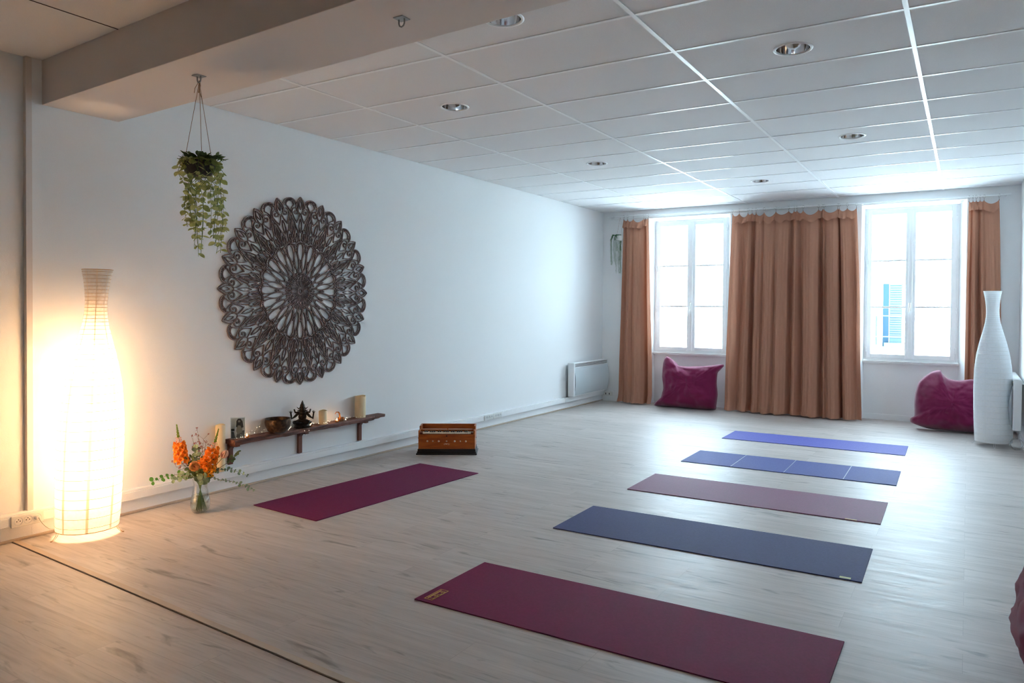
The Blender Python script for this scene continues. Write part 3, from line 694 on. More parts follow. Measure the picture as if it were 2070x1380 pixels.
# ================================================================== MANDALA WALL PANEL
def mandala():
    bm = B(); SEC = 20; R = .800; cnt = [0]
    def stroke(pts, w_, closed=False, w1=None):
        w_ *= .80; w1 = w1*.8 if w1 is not None else None
        """pts in (angle-ish x, radius y) sector coords; ribbon of width w_, repeated for every sector and mirrored"""
        out = []
        n = len(pts)
        for i, p in enumerate(pts):
            a = Vector(pts[(i-1) % n] if (closed or i > 0) else p); b = Vector(pts[(i+1) % n] if (closed or i < n-1) else p)
            d = (b-a); d = d.normalized() if d.length > 1e-9 else Vector((0, 1)); nn = Vector((-d.y, d.x)); ww = w_ if w1 is None else w_+(w1-w_)*i/(n-1)
            out.append((Vector(p)+nn*ww/2, Vector(p)-nn*ww/2))
        return out
    S = []
    def add(pts, w_=.0105, closed=False, mirror=True, w1=None, half=False):
        S.append((stroke(pts, w_, closed, w1), closed, mirror, half))
    P = lambda deg, r: Vector((r*math.sin(math.radians(deg)), r*math.cos(math.radians(deg))))
    def curve(p0, p1, p2, n=8): return [p0*(1-t)**2+p1*2*t*(1-t)+p2*t*t for t in [i/n for i in range(n+1)]]
    def arc(c, r, a0, a1, n=12): return [Vector((c.x+r*math.sin(math.radians(a)), c.y+r*math.cos(math.radians(a)))) for a in [a0+(a1-a0)*i/n for i in range(n+1)]]
    def lensp(r0, r1, wd, deg=0, n=8, k=.5):
        a, b = P(deg, r0), P(deg, r1); m = a*(1-k)+b*k; t = Vector((b-a)).normalized(); s = Vector((t.y, -t.x))
        return curve(a, m+s*wd*2, b, n), curve(a, m-s*wd*2, b, n)
    # outer pointed petals (axis 0)
    for sgn in (1,):
        add(curve(P(0, .992), P(3.3, .945), P(3.6, .885), 6)+curve(P(3.6, .885), P(3.4, .85), P(0.3, .815), 5)[1:], .013)
        add(curve(P(0, .955), P(2.6, .92), P(2.1, .865), 6), .007)
    l, r = lensp(.862, .968, .017); add(l, .007)
    # scalloped fans between them (axis 9)
    c9 = P(9, .915)
    def rot(v, deg): a = math.radians(deg); return Vector((v.x*math.cos(a)+v.y*math.sin(a), -v.x*math.sin(a)+v.y*math.cos(a)))
    def at9(pts): return [c9+rot(Vector(p), 9) for p in pts]
    add(at9([(.083*math.sin(math.radians(a)), .066*math.cos(math.radians(a))) for a in range(-100, 101, 14)]), .014, mirror=False)
    add(at9([(.050*math.sin(math.radians(a)), .038*math.cos(math.radians(a))) for a in range(-95, 96, 19)]), .010, mirror=False)
    for a in range(-80, 81, 16):
        s, c = math.sin(math.radians(a)), math.cos(math.radians(a)); add(at9([(.052*s, .040*c), (.079*s, .063*c)]), .009, mirror=False)
    add(at9([(-.052, -.002), (-.024, -.034), (0, -.070), (.024, -.034), (.052, -.002)]), .010, mirror=False)
    # paired spirals
    cs = P(4.4, .838)
    sp = []
    for i in range(26):
        a = i*20; rr = .050*(1-(i/27)**1.15)
        sp.append(Vector((cs.x+rr*math.sin(math.radians(-a+120)), cs.y+rr*math.cos(math.radians(-a+120)))))
    add(sp, .0105, w1=.017)
    add(curve(sp[0], P(6.6, .775), P(4.3, .735), 6), .0105)
    add(curve(P(9, .845), P(7.4, .80), P(8.6, .74), 5), .009)
    add(curve(P(.6, .815), P(1.6, .76), P(4.3, .72), 6), .0105)
    # axis 0 inner slim leaf
    l, r = lensp(.615, .765, .017); add(l, .008); 
    # chevron petals on axis 9
    add([P(9, .825), P(6.4, .735), P(4.6, .655)], .012)
    
    add(curve(P(9, .755), P(5.5, .66), P(7.2, .56), 7), .009)
    l, r = lensp(.60, .735, .014, 9); add(l, .007); add(r, .007, mirror=False)
    add([P(9, .735), P(9, .55)], .008, mirror=False)
    
    # stamen drops
    l, r = lensp(.515, .665, .030, 4.6, k=.45); add(l, .009); add(r, .009)
    add(curve(P(7.2, .52), P(5.6, .56), P(4.4, .60), 5), .010); add(arc(P(4.4, .603), .006, 0, 360, 8), .008)
    add(curve(P(7.6, .515), P(3.4, .55), P(2.2, .645), 6), .0075); add(curve(P(9, .52), P(6.6, .60), P(6.2, .65), 6), .007)
    add(curve(P(1.2, .53), P(1.9, .575), P(3.1, .63), 4), .007)
    
    # beaded scallop ring
    c0 = P(0, .462)
    add([c0+Vector((.066*math.sin(math.radians(a)), .058*math.cos(math.radians(a)))) for a in range(-78, 79, 12)], .009, mirror=False)
    add([c0+Vector((.044*math.sin(math.radians(a)), .036*math.cos(math.radians(a)))) for a in range(-88, 89, 16)], .009, mirror=False)
    for a in range(-66, 67, 22):
        s, c = math.sin(math.radians(a)), math.cos(math.radians(a)); add([c0+Vector((.046*s, .038*c)), c0+Vector((.064*s, .056*c))], .009, mirror=False)
    add([P(9, .50), P(9, .43)], .020, mirror=False)
    # long drop petals
    add(curve(P(0, .265), P(3.4, .32), P(5.2, .40), 6)+curve(P(5.2, .40), P(5.4, .46), P(3.2, .488), 5)[1:], .010)
    l, r = lensp(.20, .445, .026, 9); add(l, .009); add(r, .009, mirror=False)
    
    # lattice of diamonds
    add([P(0, .285), P(9, .20)], .009); add(curve(P(0, .33), P(5, .26), P(9, .17), 5), .008)
    add([P(9, .235), P(0, .15)], .008); 
    # small inner petals and rays
    l, r = lensp(.12, .195, .010, 0); add(l, .007); l, r = lensp(.10, .165, .008, 9); add(l, .006); add(r, .006, mirror=False)
    add([P(0, .135), P(0, .02)], .010, mirror=False, w1=.004); add([P(9, .11), P(9, .02)], .008, mirror=False, w1=.004)
    add([P(-9, .118), P(9, .118)], .006, mirror=False); add([P(-9, .03), P(9, .03)], .03, mirror=False)
    add([P(-9, .492), P(0, .530), P(9, .492)], .008, mirror=False)
    T_ = .010; zid = 0
    for prs, closed, mirror, half in S:
        zid += 1; top = T_+zid*.00002
        for k in range(SEC):
            a = 2*PI*k/SEC
            for mir in ((1, -1) if mirror else (1,)):
                vt = []; vb = []
                for p, q in prs:
                    for src, lst in ((p, 0), (q, 1)):
                        x = src.x*mir*R; y = src.y*R; X = x*math.cos(a)+y*math.sin(a); Y = -x*math.sin(a)+y*math.cos(a)
                        (vt).append(bm.verts.new((top, X, Y))); (vb).append(bm.verts.new((0, X, Y)))
                n = len(prs)
                for i in range(n-1):
                    A, Bq, C, Dq = vt[2*i], vt[2*i+1], vt[2*i+3], vt[2*i+2]
                    bm.faces.new((A, Bq, C, Dq)); bm.faces.new((vt[2*i], vb[2*i], vb[2*i+2], vt[2*i+2])); bm.faces.new((vt[2*i+1], vt[2*i+3], vb[2*i+3], vb[2*i+1]))
                bm.faces.new((vt[0], vt[1], vb[1], vb[0])); bm.faces.new((vt[-1], vt[-2], vb[-2], vb[-1]))
    for fc in bm.faces:
        fc.normal_update()
    o = obj('mandala_panel', bm, MT['mandala'], smooth=2); o.location = (XW+.003, 4.30, 1.548)
    return tag(o, 'large round cut-out wooden mandala on the white left wall', 'wall art')
mandala()

# ================================================================== CEILING DOWNLIGHTS AND HOOKS
DLAB = ['round recessed ceiling downlight nearest the beam', 'round recessed downlight above the gap between mandala and beam, left row front',
        'round recessed downlight in the left row nearer the windows', 'large looking round recessed downlight at upper right, right row front',
        'round recessed downlight in the right row nearer the windows', 'smallest recessed downlight, closest to the curtains']
for (x, y), lab in zip(DL, DLAB):
    root = thing('downlight', lab, 'ceiling light', (x, y, H), 0, 'recessed ceiling downlights')
    bm = B(); lathe(bm, [(.092, .004), (.092, -.003), (.098, -.006), (.108, -.004), (.110, .0)], 40, cap0=False); obj('trim_ring', bm, MT['white'], root, smooth=2)
    bm = B(); lathe(bm, [(.0925, -.002), (.090, .02), (.083, .045), (.072, .07), (.05, .092), (.02, .1), (.001, .1)], 40, cap0=False)
    for fc in bm.faces: fc.smooth = True
    rf = obj('reflector', bm, MT['chrome'], root, smooth=2)
    bm = B()
    for q in (-.018, .018): tube(bm, [(q, -.045, .06), (q, .05, .055)], .007, 8)
    obj('bulb', bm, MT['wax'], root)
for (x, y, lab) in ((-3.528, 2.425, 'small steel ceiling plate with ring holding the hanging plant'), (-2.078, 2.375, 'small steel ceiling plate with empty ring under the beam')):
    root = thing('ceiling_hook', lab, 'hook', (x, y, 2.636), 0, 'ring plates under the beam')
    obj('plate', boxes((-.026, .026, -.026, .026, -.004, 0)), MT['steel'], root, bevel=.001)
    bm = B(); tube(bm, [(.015, 0, -.003), (.015, 0, -.022), (.011, 0, -.032), (0, 0, -.037), (-.011, 0, -.032), (-.015, 0, -.022), (-.015, 0, -.003)], .0035, 8); obj('ring', bm, MT['steel'], root, smooth=2)

# ================================================================== HANGING PLANTS
rnd = random.Random(11)
root = thing('hanging_plant', 'trailing green plant in a grey bowl hung by cords from the beam', 'plant', (-3.528, 2.425, 2.145), YAW)
bm = B(); lathe(bm, [(.035, -.045), (.052, -.042), (.068, -.025), (.076, -.005), (.078, .02), (.074, .038), (.069, .038), (.071, .02), (.060, -.02), (.0, -.03)], 28); obj('pot', bm, MT['pot'], root, smooth=True)
bm = B(); lathe(bm, [(.0, .022), (.070, .022)], 20, cap0=False); obj('soil', bm, MT['dark'], root)
bm = B()
for k, (ex, ey) in enumerate(((-.074, -.01), (.038, -.05), (.052, .045))):
    tube(bm, [(ex, ey, .03), (ex*.12+(.001*k), ey*.1, .40), (0, 0, .455)], .0014, 5)
tube(bm, [(-.004, 0, .455), (-.022, .0, .425), (-.026, 0, .40)], .0014, 5); tube(bm, [(.0, 0, .45), (.004, 0, .40), (.016, -.01, .375)], .0018, 5)
tube(bm, [(0, .004, .465), (.005, 0, .44), (.0, -.004, .40)], .004, 6)
obj('cord', bm, MT['rope'], root)
bt = B(); bs = B(); bu = B()
def trail(pts, n, L_, bmL, bmS, rnd, spread=1.0, droop=.5):
    tube(bmS, pts, .0013, 4); pts = [Vector(p) for p in pts]
    for k in range(n):
        t = (k+.6)/n*(len(pts)-1); i = min(int(t), len(pts)-2); p = pts[i].lerp(pts[i+1], t-i); a = rnd.uniform(0, 2*PI)
        for s in (0, PI):
            if rnd.random() < .16: continue
            d = Vector((math.cos(a+s), math.sin(a+s), -droop*rnd.uniform(.3, 1.6)))*spread; l = L_*rnd.uniform(.75, 1.2)
            leaf(bmL, p, d, Vector((rnd.uniform(-1, 1), rnd.uniform(-1, 1), 1.0)), l, l*.72, .12, rnd.uniform(-.1, .3))
for k in range(17):
    a = -2.6+k*.36; x0, y0_ = .062*math.cos(a), .062*math.sin(a)
    ex = rnd.uniform(-.115, .135); ln = rnd.uniform(.25, .46) if abs(ex-.0) < .09 else rnd.uniform(.16, .42)
    if k in (2, 6, 9, 12, 15): ln = rnd.uniform(.42, .50)
    y1 = y0_*1.6
    pts = [(x0, y0_, .03), (x0*1.35, y0_*1.35, .045), (x0*1.6+ex*.25, y1, -.02), (ex*.9, y1, -.12), (ex*.95+rnd.uniform(-.015, .015), y1*.9, -.12-(ln-.12)*.5), (ex*.75+rnd.uniform(-.02, .02), y1*.8, -ln)]
    trail(pts, int(ln/.022), .036, bt, bs, rnd)
for k in range(64):
    a = rnd.uniform(0, 2*PI); r = rnd.uniform(.02, .082); h = rnd.uniform(.032, .058)
    if math.sin(a) < -.3: r *= .7
    p = Vector((r*math.cos(a)*1.25, r*math.sin(a), h)); d = Vector((math.cos(a)*.9+rnd.uniform(-.4, .4), math.sin(a)*.8, rnd.uniform(.0, 1.3)))
    leaf(bu, p, d, Vector((0, 0, 1)), rnd.uniform(.034, .05), rnd.uniform(.026, .036), .12, rnd.uniform(-.2, .2))
tube(bs, [(.04, -.02, .04), (.09, -.02, .062), (.135, -.02, .035)], .0013, 4)
for k in range(14):
    t = k/13; p = Vector((.05+.08*t, -.02, .052+.015*math.sin(t*3)-.02*t)); leaf(bu, p, Vector((.8, rnd.uniform(-.8, .8), rnd.uniform(-.2, .7))), Vector((0, 0, 1)), .04, .016, .1, .2)
obj('trailing_foliage', bt, MT['leafA'], root, smooth=2); obj('vine_stem', bs, MT['stem'], root); obj('crown_foliage', bu, MT['leafB'], root, smooth=2)

root = thing('small_hanging_plant', 'small hanging plant with fine trailing green strands left of the left curtain', 'plant', (-4.545, D-.14, 2.50), 0)
bm = B(); lathe(bm, [(.02, -.05), (.04, -.045), (.048, -.01), (.046, .03), (.042, .03), (.040, 0), (0, -.02)], 20); obj('pot', bm, MT['plastic'], root, smooth=True)
bm = B()
for q in (-.042, .042): tube(bm, [(q, 0, .028), (q*.1, .03, .30)], .001, 4)
obj('cord', bm, MT['rope'], root)
bm = B(); bs = B()
for k in range(22):
    a = rnd.uniform(0, 2*PI); ln = rnd.choice((.2, .3, .36, .42, .55)); x = -.045+.06*math.cos(a); y = .05*math.sin(a)
    pts = [(x*.4, y*.4, .03), (x, y, .045), (x*1.35, y*1.1, -.03), (x*1.4+rnd.uniform(-.01, .01), y*1.1, -ln*.6), (x*1.2+rnd.uniform(-.015, .015), y, -ln)]
    tube(bs, pts, .001, 4); P_ = [Vector(p) for p in pts]
    for q in range(int(ln/.008)):
        t = q/(ln/.008)*(len(P_)-1); i = min(int(t), len(P_)-2); p = P_[i].lerp(P_[i+1], t-i); a2 = rnd.uniform(0, 6.28)
        leaf(bm, p, (math.cos(a2), math.sin(a2), -.4), (0, 0, 1), .019, .010, .1, .1)
obj('trailing_foliage', bm, thin('string_plant_leaf', (70, 122, 84), .3), root, smooth=2); obj('vine_stem', bs, MT['stem'], root)

# ================================================================== WALL SHELF AND WHAT STANDS ON IT
SY0, SY1, SZ = 3.578, 5.26, .395
root = thing('wall_shelf', 'rough reddish brown wooden wall shelf below the mandala', 'shelf', (XW, SY0, SZ))
bm = B(); n = 60; prev = None
for i in range(n+1):
    t = i/n; y = t*(SY1-SY0)
    dpt = .118+.008*noise.noise(Vector((y*7, 0, 0)))+.004*noise.noise(Vector((y*30, 2, 0)))
    if t > .90: dpt *= .80
    th = .038+.005*noise.noise(Vector((y*9, 5, 0))); th2 = th*(1 if t < .9 else .9)
    if t > .955: th2 *= .8
    dz = .002*noise.noise(Vector((y*12, 9, 0)))
    cur = [bm.verts.new(p) for p in ((0, y, 0), (dpt*.96, y, dz), (dpt, y, -th2*.35), (dpt-.006, y, -th2), (0, y, -.034))]
    if prev:
        for k in range(5): bm.faces.new((prev[k], prev[(k+1) % 5], cur[(k+1) % 5], cur[k]))
    else: bm.faces.new(cur[::-1])
    prev = cur
bm.faces.new(prev); obj('board', bm, MT['shelf'], root)
for y in (.035, .715, 1.425):
    bm = B(); box(bm, 0, .022, y-.020, y+.020, -.225 if y > .1 else -.20, -.036); box(bm, .0, .105, y-.020, y+.020, -.055, -.036)
    hull8(bm, [(.02, y-.02, -.056), (.045, y-.02, -.056), (.02, y-.02, -.085)], [(.02, y+.02, -.056), (.045, y+.02, -.056), (.02, y+.02, -.085)])
    obj('bracket', bm, MT['bracket'], root, bevel=.004)
def pillar_candle(r, h, loc, label):
    root = thing('pillar_candle', label, 'candle', loc, 0, 'ivory pillar candles along the wall')
    bm = B(); P_ = [(r*.96, 0), (r, .004), (r, h-.006), (r*.97, h)]; lathe(bm, P_, 32, cap0=True)
    rings = lathe(bm, [(r*.97, h), (r*.90, h-.001), (r*.82, h-.012), (.001, h-.015)], 32, cap0=False)
    for v in bm.verts:
        if v.co.z > h-.008: v.co.z += .004*math.sin(math.atan2(v.co.y, v.co.x)*2+r*90)
    obj('wax_body', bm, MT['wax'], root, smooth=True)
    bm = B(); tube(bm, [(0, 0, h-.016), (.001, 0, h-.002)], .001, 5); obj('wick', bm, MT['dark'], root)
pillar_candle(.0355, .352, (XW+.0365, 3.508, .166), 'tallest ivory pillar candle at the left end of the shelf, behind the bouquet')
pillar_candle(.036, .118, (XW+.062, 4.505, SZ), 'short ivory pillar candle beside the dark figurine')
pillar_candle(.050, .200, (XW+.056, 4.965, SZ), 'thick ivory pillar candle near the right end of the shelf')
# photo card
root = thing('photo_card', 'upright black and white photo card of a long haired seated person', 'photo', (XW+.055, 3.648, SZ), .93)
obj('card', boxes((-.050, .050, 0, .002, 0, .158)), MT['photo_bg'], root)
bm = B(); box(bm, -.054, .054, -.002, -.0008, 0, .165); box(bm, -.054, .054, .0, .045, 0, .002); obj('acrylic_stand', bm, MT['glass'], root)
def blob(pts, y, m, nm):
    bm = B(); v = [bm.verts.new((x, y, z)) for x, z in pts]; bm.faces.new(v); obj(nm, bm, m, root)
ell = lambda cx, cz, rx, rz, n=18: [(cx+rx*math.cos(2*PI*k/n), cz+rz*math.sin(2*PI*k/n)) for k in range(n)]
blob([(.005, .06), (.048, .06), (.048, .02), (.04, .004), (-.012, .004), (-.008, .03)], -.0002, MT['photo_mid'], 'printed_body')
blob([(-.004, .1), (.022, .105), (.034, .085), (.03, .045), (-.002, .03), (-.012, .06)], -.0004, MT['photo_lt'], 'printed_torso')
blob([(-.012, .09), (-.010, .135), (.002, .152), (.020, .152), (.034, .13), (.040, .085), (.026, .08), (.018, .10), (.0, .102), (-.004, .085)], -.0006, MT['photo_dk'], 'printed_hair')
blob([(.0, .124), (.018, .124), (.018, .104), (.009, .098), (.001, .106)], -.0009, MT['photo_dk'], 'printed_beard')
blob(ell(.009, .131, .0085, .010), -.0008, MT['photo_lt'], 'printed_face')
blob([(-.048, .075), (-.024, .075), (-.024, .06), (-.048, .06)], -.0004, MT['photo_dk'], 'printed_background')
blob([(-.048, .06), (-.028, .05), (-.018, .004), (-.048, .004)], -.0003, MT['photo_mid'], 'printed_background')
# tealights
def tealight(x, y, label):
    root = thing('tealight', label, 'candle', (x, y, SZ), 0, 'lit tealights on the shelf')
    bm = B(); lathe(bm, [(.017, 0), (.019, .001), (.019, .014), (.018, .014), (.0175, .010), (.0, .010)], 20); obj('cup', bm, MT['copper'], root, smooth=True)
    bm = B(); lathe(bm, [(.0005, .011), (.0045, .016), (.0055, .020), (.003, .028), (.0004, .036)], 10, cap0=False); obj('flame', bm, MT['flame'], root, smooth=2)
    ld = bpy.data.lights.new('candle_light', 'POINT'); ld.energy = .035; ld.color = (1, .58, .25); ld.shadow_soft_size = .008
    lo = bpy.data.objects.new('candle_light', ld); COL.objects.link(lo); lo.parent = root; lo.location = (0, 0, .045)
tealight(XW+.088, 3.705, 'small lit tealight beside the photo card'); tealight(XW+.094, 4.335, 'small lit tealight in front of the dark figurine'); tealight(XW+.088, 4.645, 'small lit tealight beside the little copper burner')
# singing bowl
bm = B(); lathe(bm, [(.045, 0), (.062, .004), (.082, .025), (.097, .06), (.101, .09), (.098, .114), (.102, .118), (.095, .117), (.094, .09), (.086, .055), (.06, .018), (.0, .010)], 40)
o = obj('singing_bowl', bm, MT['brass'], smooth=True); o.location = (XW+.106, 3.985, SZ); tag(o, 'dark bronze singing bowl on the shelf', 'bowl')
# dark figurine: seated crowned figure with several raised arms, one continuous cast
bm = B(); z = 0
lathe(bm, [(.058, 0), (.066, .008), (.060, .020), (.064, .030), (.050, .040)], 20, cap1=True)
ball(bm, (0, 0, .055), .045, 14, 1.25, .75, .5); ball(bm, (0, 0, .095), .034, 14, 1.0, .72, 1.25); ball(bm, (0, -.003, .128), .036, 12, .95, .7, .7)
ball(bm, (0, -.004, .155), .021, 14, 1, .95, 1.2); lathe(bm, [(.022, .165), (.026, .170), (.019, .182), (.020, .19), (.012, .205), (.010, .212), (.003, .228), (.0005, .232)], 14, cap0=False)
ball(bm, (0, -.025, .150), .004, 6)
for s in (-1, 1):
    tube(bm, [(s*.02, -.01, .055), (s*.065, -.03, .050), (s*.045, -.05, .048), (0, -.048, .045)], .017, 8, .010)
    tube(bm, [(s*.03, 0, .128), (s*.058, -.004, .098), (s*.085, -.012, .080), (s*.092, -.015, .125)], .012, 8, .007)
    tube(bm, [(s*.028, .004, .132), (s*.058, .0, .130), (s*.066, -.006, .158)], .010, 8, .006)
    for q, (dx_, dz_) in enumerate(((-.012, .020), (-.004, .026), (.004, .025), (.011, .018))): tube(bm, [(s*.092, -.015, .122), (s*.092+dx_*1.1, -.016, .122+dz_)], .0032, 5, .002)
    tube(bm, [(s*.022, -.006, .160), (s*.036, -.006, .168), (s*.046, -.004, .178)], .006, 6, .001); tube(bm, [(s*.02, .002, .15), (s*.036, .0, .146), (s*.048, .002, .152)], .006, 6, .001)
tube(bm, [(.05, -.035, .01), (.075, -.045, .022), (.09, -.05, .045)], .008, 6, .002)
o = obj('deity_figurine', bm, MT['bronze'], smooth=2); o.location = (XW+.076, 4.265, SZ); o.rotation_euler = (0, 0, .75); tag(o, 'dark bronze seated figurine with crown and raised arms on the shelf', 'figurine')
# copper burner with curved snake-like handle
root = thing('incense_burner', 'little copper bowl with a curved hook handle on the shelf', 'incense burner', (XW+.066, 4.715, SZ))
bm = B(); lathe(bm, [(.018, 0), (.026, .006), (.031, .018), (.029, .032), (.026, .032), (.027, .018), (.0, .008)], 24); obj('bowl', bm, MT['copper'], root, smooth=True)
bm = B(); tube(bm, [(.015, -.022, .008), (.020, -.030, .035), (.010, -.028, .066), (0, -.030, .082), (-.012, -.045, .083), (-.014, -.060, .066)], .011, 10, .003); obj('handle', bm, MT['copper'], root, smooth=2)
# fairy lights
bm = B(); bl = B(); pts = []
for k in range(240):
    t = k/239; y = SY0+.02+t*1.40
    x = XW+.070+.042*math.sin(t*41)+.012*math.sin(t*113); zz = SZ+.004+.010*abs(math.sin(t*57))+.004*math.sin(t*91)**2
    if .12 < t < .24: zz += .05*math.sin((t-.12)/.12*PI)*abs(math.sin(t*60)); x = XW+.03
    if .455 < t < .50: x = XW+.128; zz = SZ+.004-.06*math.sin((t-.455)/.045*PI)
    pts.append((x, y, zz))
tube(bm, pts, .0007, 4)
for k in range(2, 238, 4): ball(bl, (pts[k][0], pts[k][1], pts[k][2]+.001), .0021, 6)
fl = tag(obj('fairy_light_string', bm, MT['steel'], smooth=2), 'thin wire string of tiny lights winding along the shelf', 'string lights'); o = obj('led_beads', bl, MT['led'], fl, smooth=2); o['kind'] = 'stuff'

# ================================================================== BOUQUET
VO = Vector((-4.494, 3.082, 0)) + Vector((-math.sin(YAW), math.cos(YAW), 0))*.03
root = thing('glass_vase', 'clear glass vase of water on the floor left of the shelf', 'vase', VO, YAW)
bm = B(); vp = [(.034, .001), (.046, .003), (.057, .020), (.064, .050), (.062, .085), (.053, .125), (.045, .165), (.043, .195), (.050, .228)]
lathe(bm, vp, 36); obj('vessel', bm, MT['glass'], root, smooth=2)
bm = B(); lathe(bm, [(.036, .006), (.054, .022), (.061, .050), (.059, .085), (.0515, .120), (.0, .120)], 30); obj('water', bm, MT['water'], root, smooth=2)
GB = 'cut flowers and greenery in the glass vase'
def flower_root(name, label, cat='flower'): return thing(name, label, cat, VO, YAW, GB)
def stem_to(p, foot, m=MT['stem'], r=.0028, bend=None, root=None):
    bm = B(); neck = Vector((foot[0]*-.25, foot[1]*-.25, .19)); p = Vector(p)
    pts = [Vector((foot[0], foot[1], .012)), Vector((foot[0]*.45, foot[1]*.45, .09)), neck]+[q for q in bez(neck, bend or (neck+p)/2+Vector((0, 0, .03)), p, 7)][1:]
    tube(bm, pts, r, 6, r*.6); obj('stem', bm, m, root, smooth=2); return pts
def snapdragon(label, base, tip, r0, foot, ca, seed, hstart=.0):
    rnd = random.Random(seed); root = flower_root('snapdragon', label); base, tip = Vector(base), Vector(tip)
    stem_to(base, foot, root=root); bm = B(); tube(bm, [base, (base+tip)/2+Vector((.004, 0, 0)), tip], .0026, 6, .001); obj('spike', bm, MT['stem'], root)
    bo = B(); bg_ = B(); bp_ = B(); N_ = 92
    for k in range(N_):
        t = k/(N_-1); p = base.lerp(tip, t); a = k*2.4; R_ = r0*(1-t)**.55
        d = Vector((math.cos(a), math.sin(a), .15)).normalized()
        if t < .52:
            c = p+d*R_*.62; up = Vector((rnd.uniform(-1, 1), rnd.uniform(-1, 1), 1))
            for q in range(6):
                a3 = q*PI/3+rnd.uniform(-.3, .3); s_ = d.cross(Vector((0, 0, 1))).normalized(); u__ = s_.cross(d)
                dd = d*.55+(s_*math.cos(a3)+u__*math.sin(a3))
                leaf(bo, c, dd, d, rnd.uniform(.018, .026), .021, .25, -.35)
        elif t < .66:
            for q in range(3): leaf(bp_, p+d*.006, d+Vector((rnd.uniform(-.4, .4), rnd.uniform(-.4, .4), rnd.uniform(-.1, .6))), Vector((0, 0, 1)), .024*(1.3-t), .013, .2, .3)
        else:
            ball(bg_, p+d*.0085*(1.15-t)*1.6, .0052*(1.45-t), 6, 1, 1, 1.5)
    obj('blossoms', bo, ca, root, smooth=2); obj('opening_buds', bp_, MT['pale'], root, smooth=2); obj('green_buds', bg_, MT['bud'], root, smooth=2)
K = .00335
pp = lambda px, py, y=0: Vector(((px-401)*K, y, (1037-py)*K))
snapdragon('orange snapdragon spike leaning left in the bouquet', pp(366, 936, -.02), pp(357, 856, -.03), .050, (.035, .02), MT['orange'], 1)
snapdragon('orange snapdragon spike on the right of the bouquet, in front of the tall candle', pp(420, 948, -.03), pp(438.5, 866, 0), .056, (-.03, .03), MT['orange'], 2)
# ranunculus
root = flower_root('ranunculus', 'round peach ranunculus facing the camera in the bouquet centre'); c = pp(399, 940, -.06); stem_to(c+Vector((0, .03, -.01)), (.01, -.03), root=root)
bm = B(); ax = Vector((.25, -.9, .3)).normalized(); s_ = ax.cross(Vector((0, 0, 1))).normalized(); u__ = s_.cross(ax)
for ring, (R_, nn, L_, op) in enumerate(((.014, 6, .026, .05), (.024, 8, .036, .2), (.034, 10, .043, .4), (.040, 11, .048, .6))):
    for q in range(nn):
        a = 2*PI*q/nn+ring*.4; rd = s_*math.cos(a)+u__*math.sin(a); leaf(bm, c-ax*.018+rd*R_*.45, ax*(1.1-op*.5)+rd*(.55+op*.6), -rd, L_, L_*.95, .28, -.55)
obj('petals', bm, MT['peach'], root, smooth=2)
bm = B(); ball(bm, c-ax*.006, .020, 12); obj('flower_core', bm, MT['peach'], root, smooth=2)
bm = B()
for q in range(20): a = random.uniform(0, 6.28); r = random.uniform(0, .014); ball(bm, c+ax*.014+(s_*math.cos(a)+u__*math.sin(a))*r+s_*.004, .0026, 6)
obj('flower_eye', bm, MT['pinkbud'], root, smooth=2)
# amber cluster, pale tulip, brown ruffle
def cluster(name, label, c, r, n, m, sz, foot, seed, shape='leaf', cat='flower'):
    rnd = random.Random(seed); root = flower_root(name, label, cat); c = Vector(c); stem_to(c, foot, root=root); bm = B()
    for k in range(n):
        d = Vector((rnd.gauss(0, 1), rnd.gauss(0, 1), rnd.gauss(0, 1))).normalized(); p = c+d*r*rnd.uniform(.4, 1)
        if shape == 'leaf': leaf(bm, p, d+Vector((rnd.uniform(-.5, .5), rnd.uniform(-.5, .5), rnd.uniform(-.2, .5))), Vector((rnd.uniform(-1, 1), rnd.uniform(-1, 1), 1)), sz*rnd.uniform(.7, 1.2), sz*.75, .2, -.3)
        else: ball(bm, p, sz*rnd.uniform(.7, 1.2), 6)
    obj('petals', bm, m, root, smooth=2); return root
cluster('alstroemeria', 'amber orange blossoms low on the right side of the bouquet', pp(427, 950, -.05), .032, 90, MT['amber'], .019, (.02, -.02), 4)
cluster('carnation', 'bright orange ruffled blossom cluster right of the peach ranunculus', pp(417, 932, -.05), .038, 120, MT['orange'], .018, (-.015, -.02), 5)
root = flower_root('tulip', 'pale peach tulip at the right of the bouquet in front of the candle'); c = pp(446, 926, .0); stem_to(c, (.0, .03), root=root, bend=Vector((.06, 0, .27)))
bm = B()
for q in range(6):
    a = q*PI/3; leaf(bm, c, Vector((.55+.5*math.cos(a), .5*math.sin(a), .9)), Vector((math.cos(a), math.sin(a), 0)), .062, .036, .25, .25)
for q in range(5): leaf(bm, c+Vector((-.03, 0, .045)), Vector((random.uniform(-1, 1), random.uniform(-.6, .6), random.uniform(0, 1))), Vector((0, 0, 1)), .032, .018, .2, .4)
obj('petals', bm, MT['pale'], root, smooth=2)
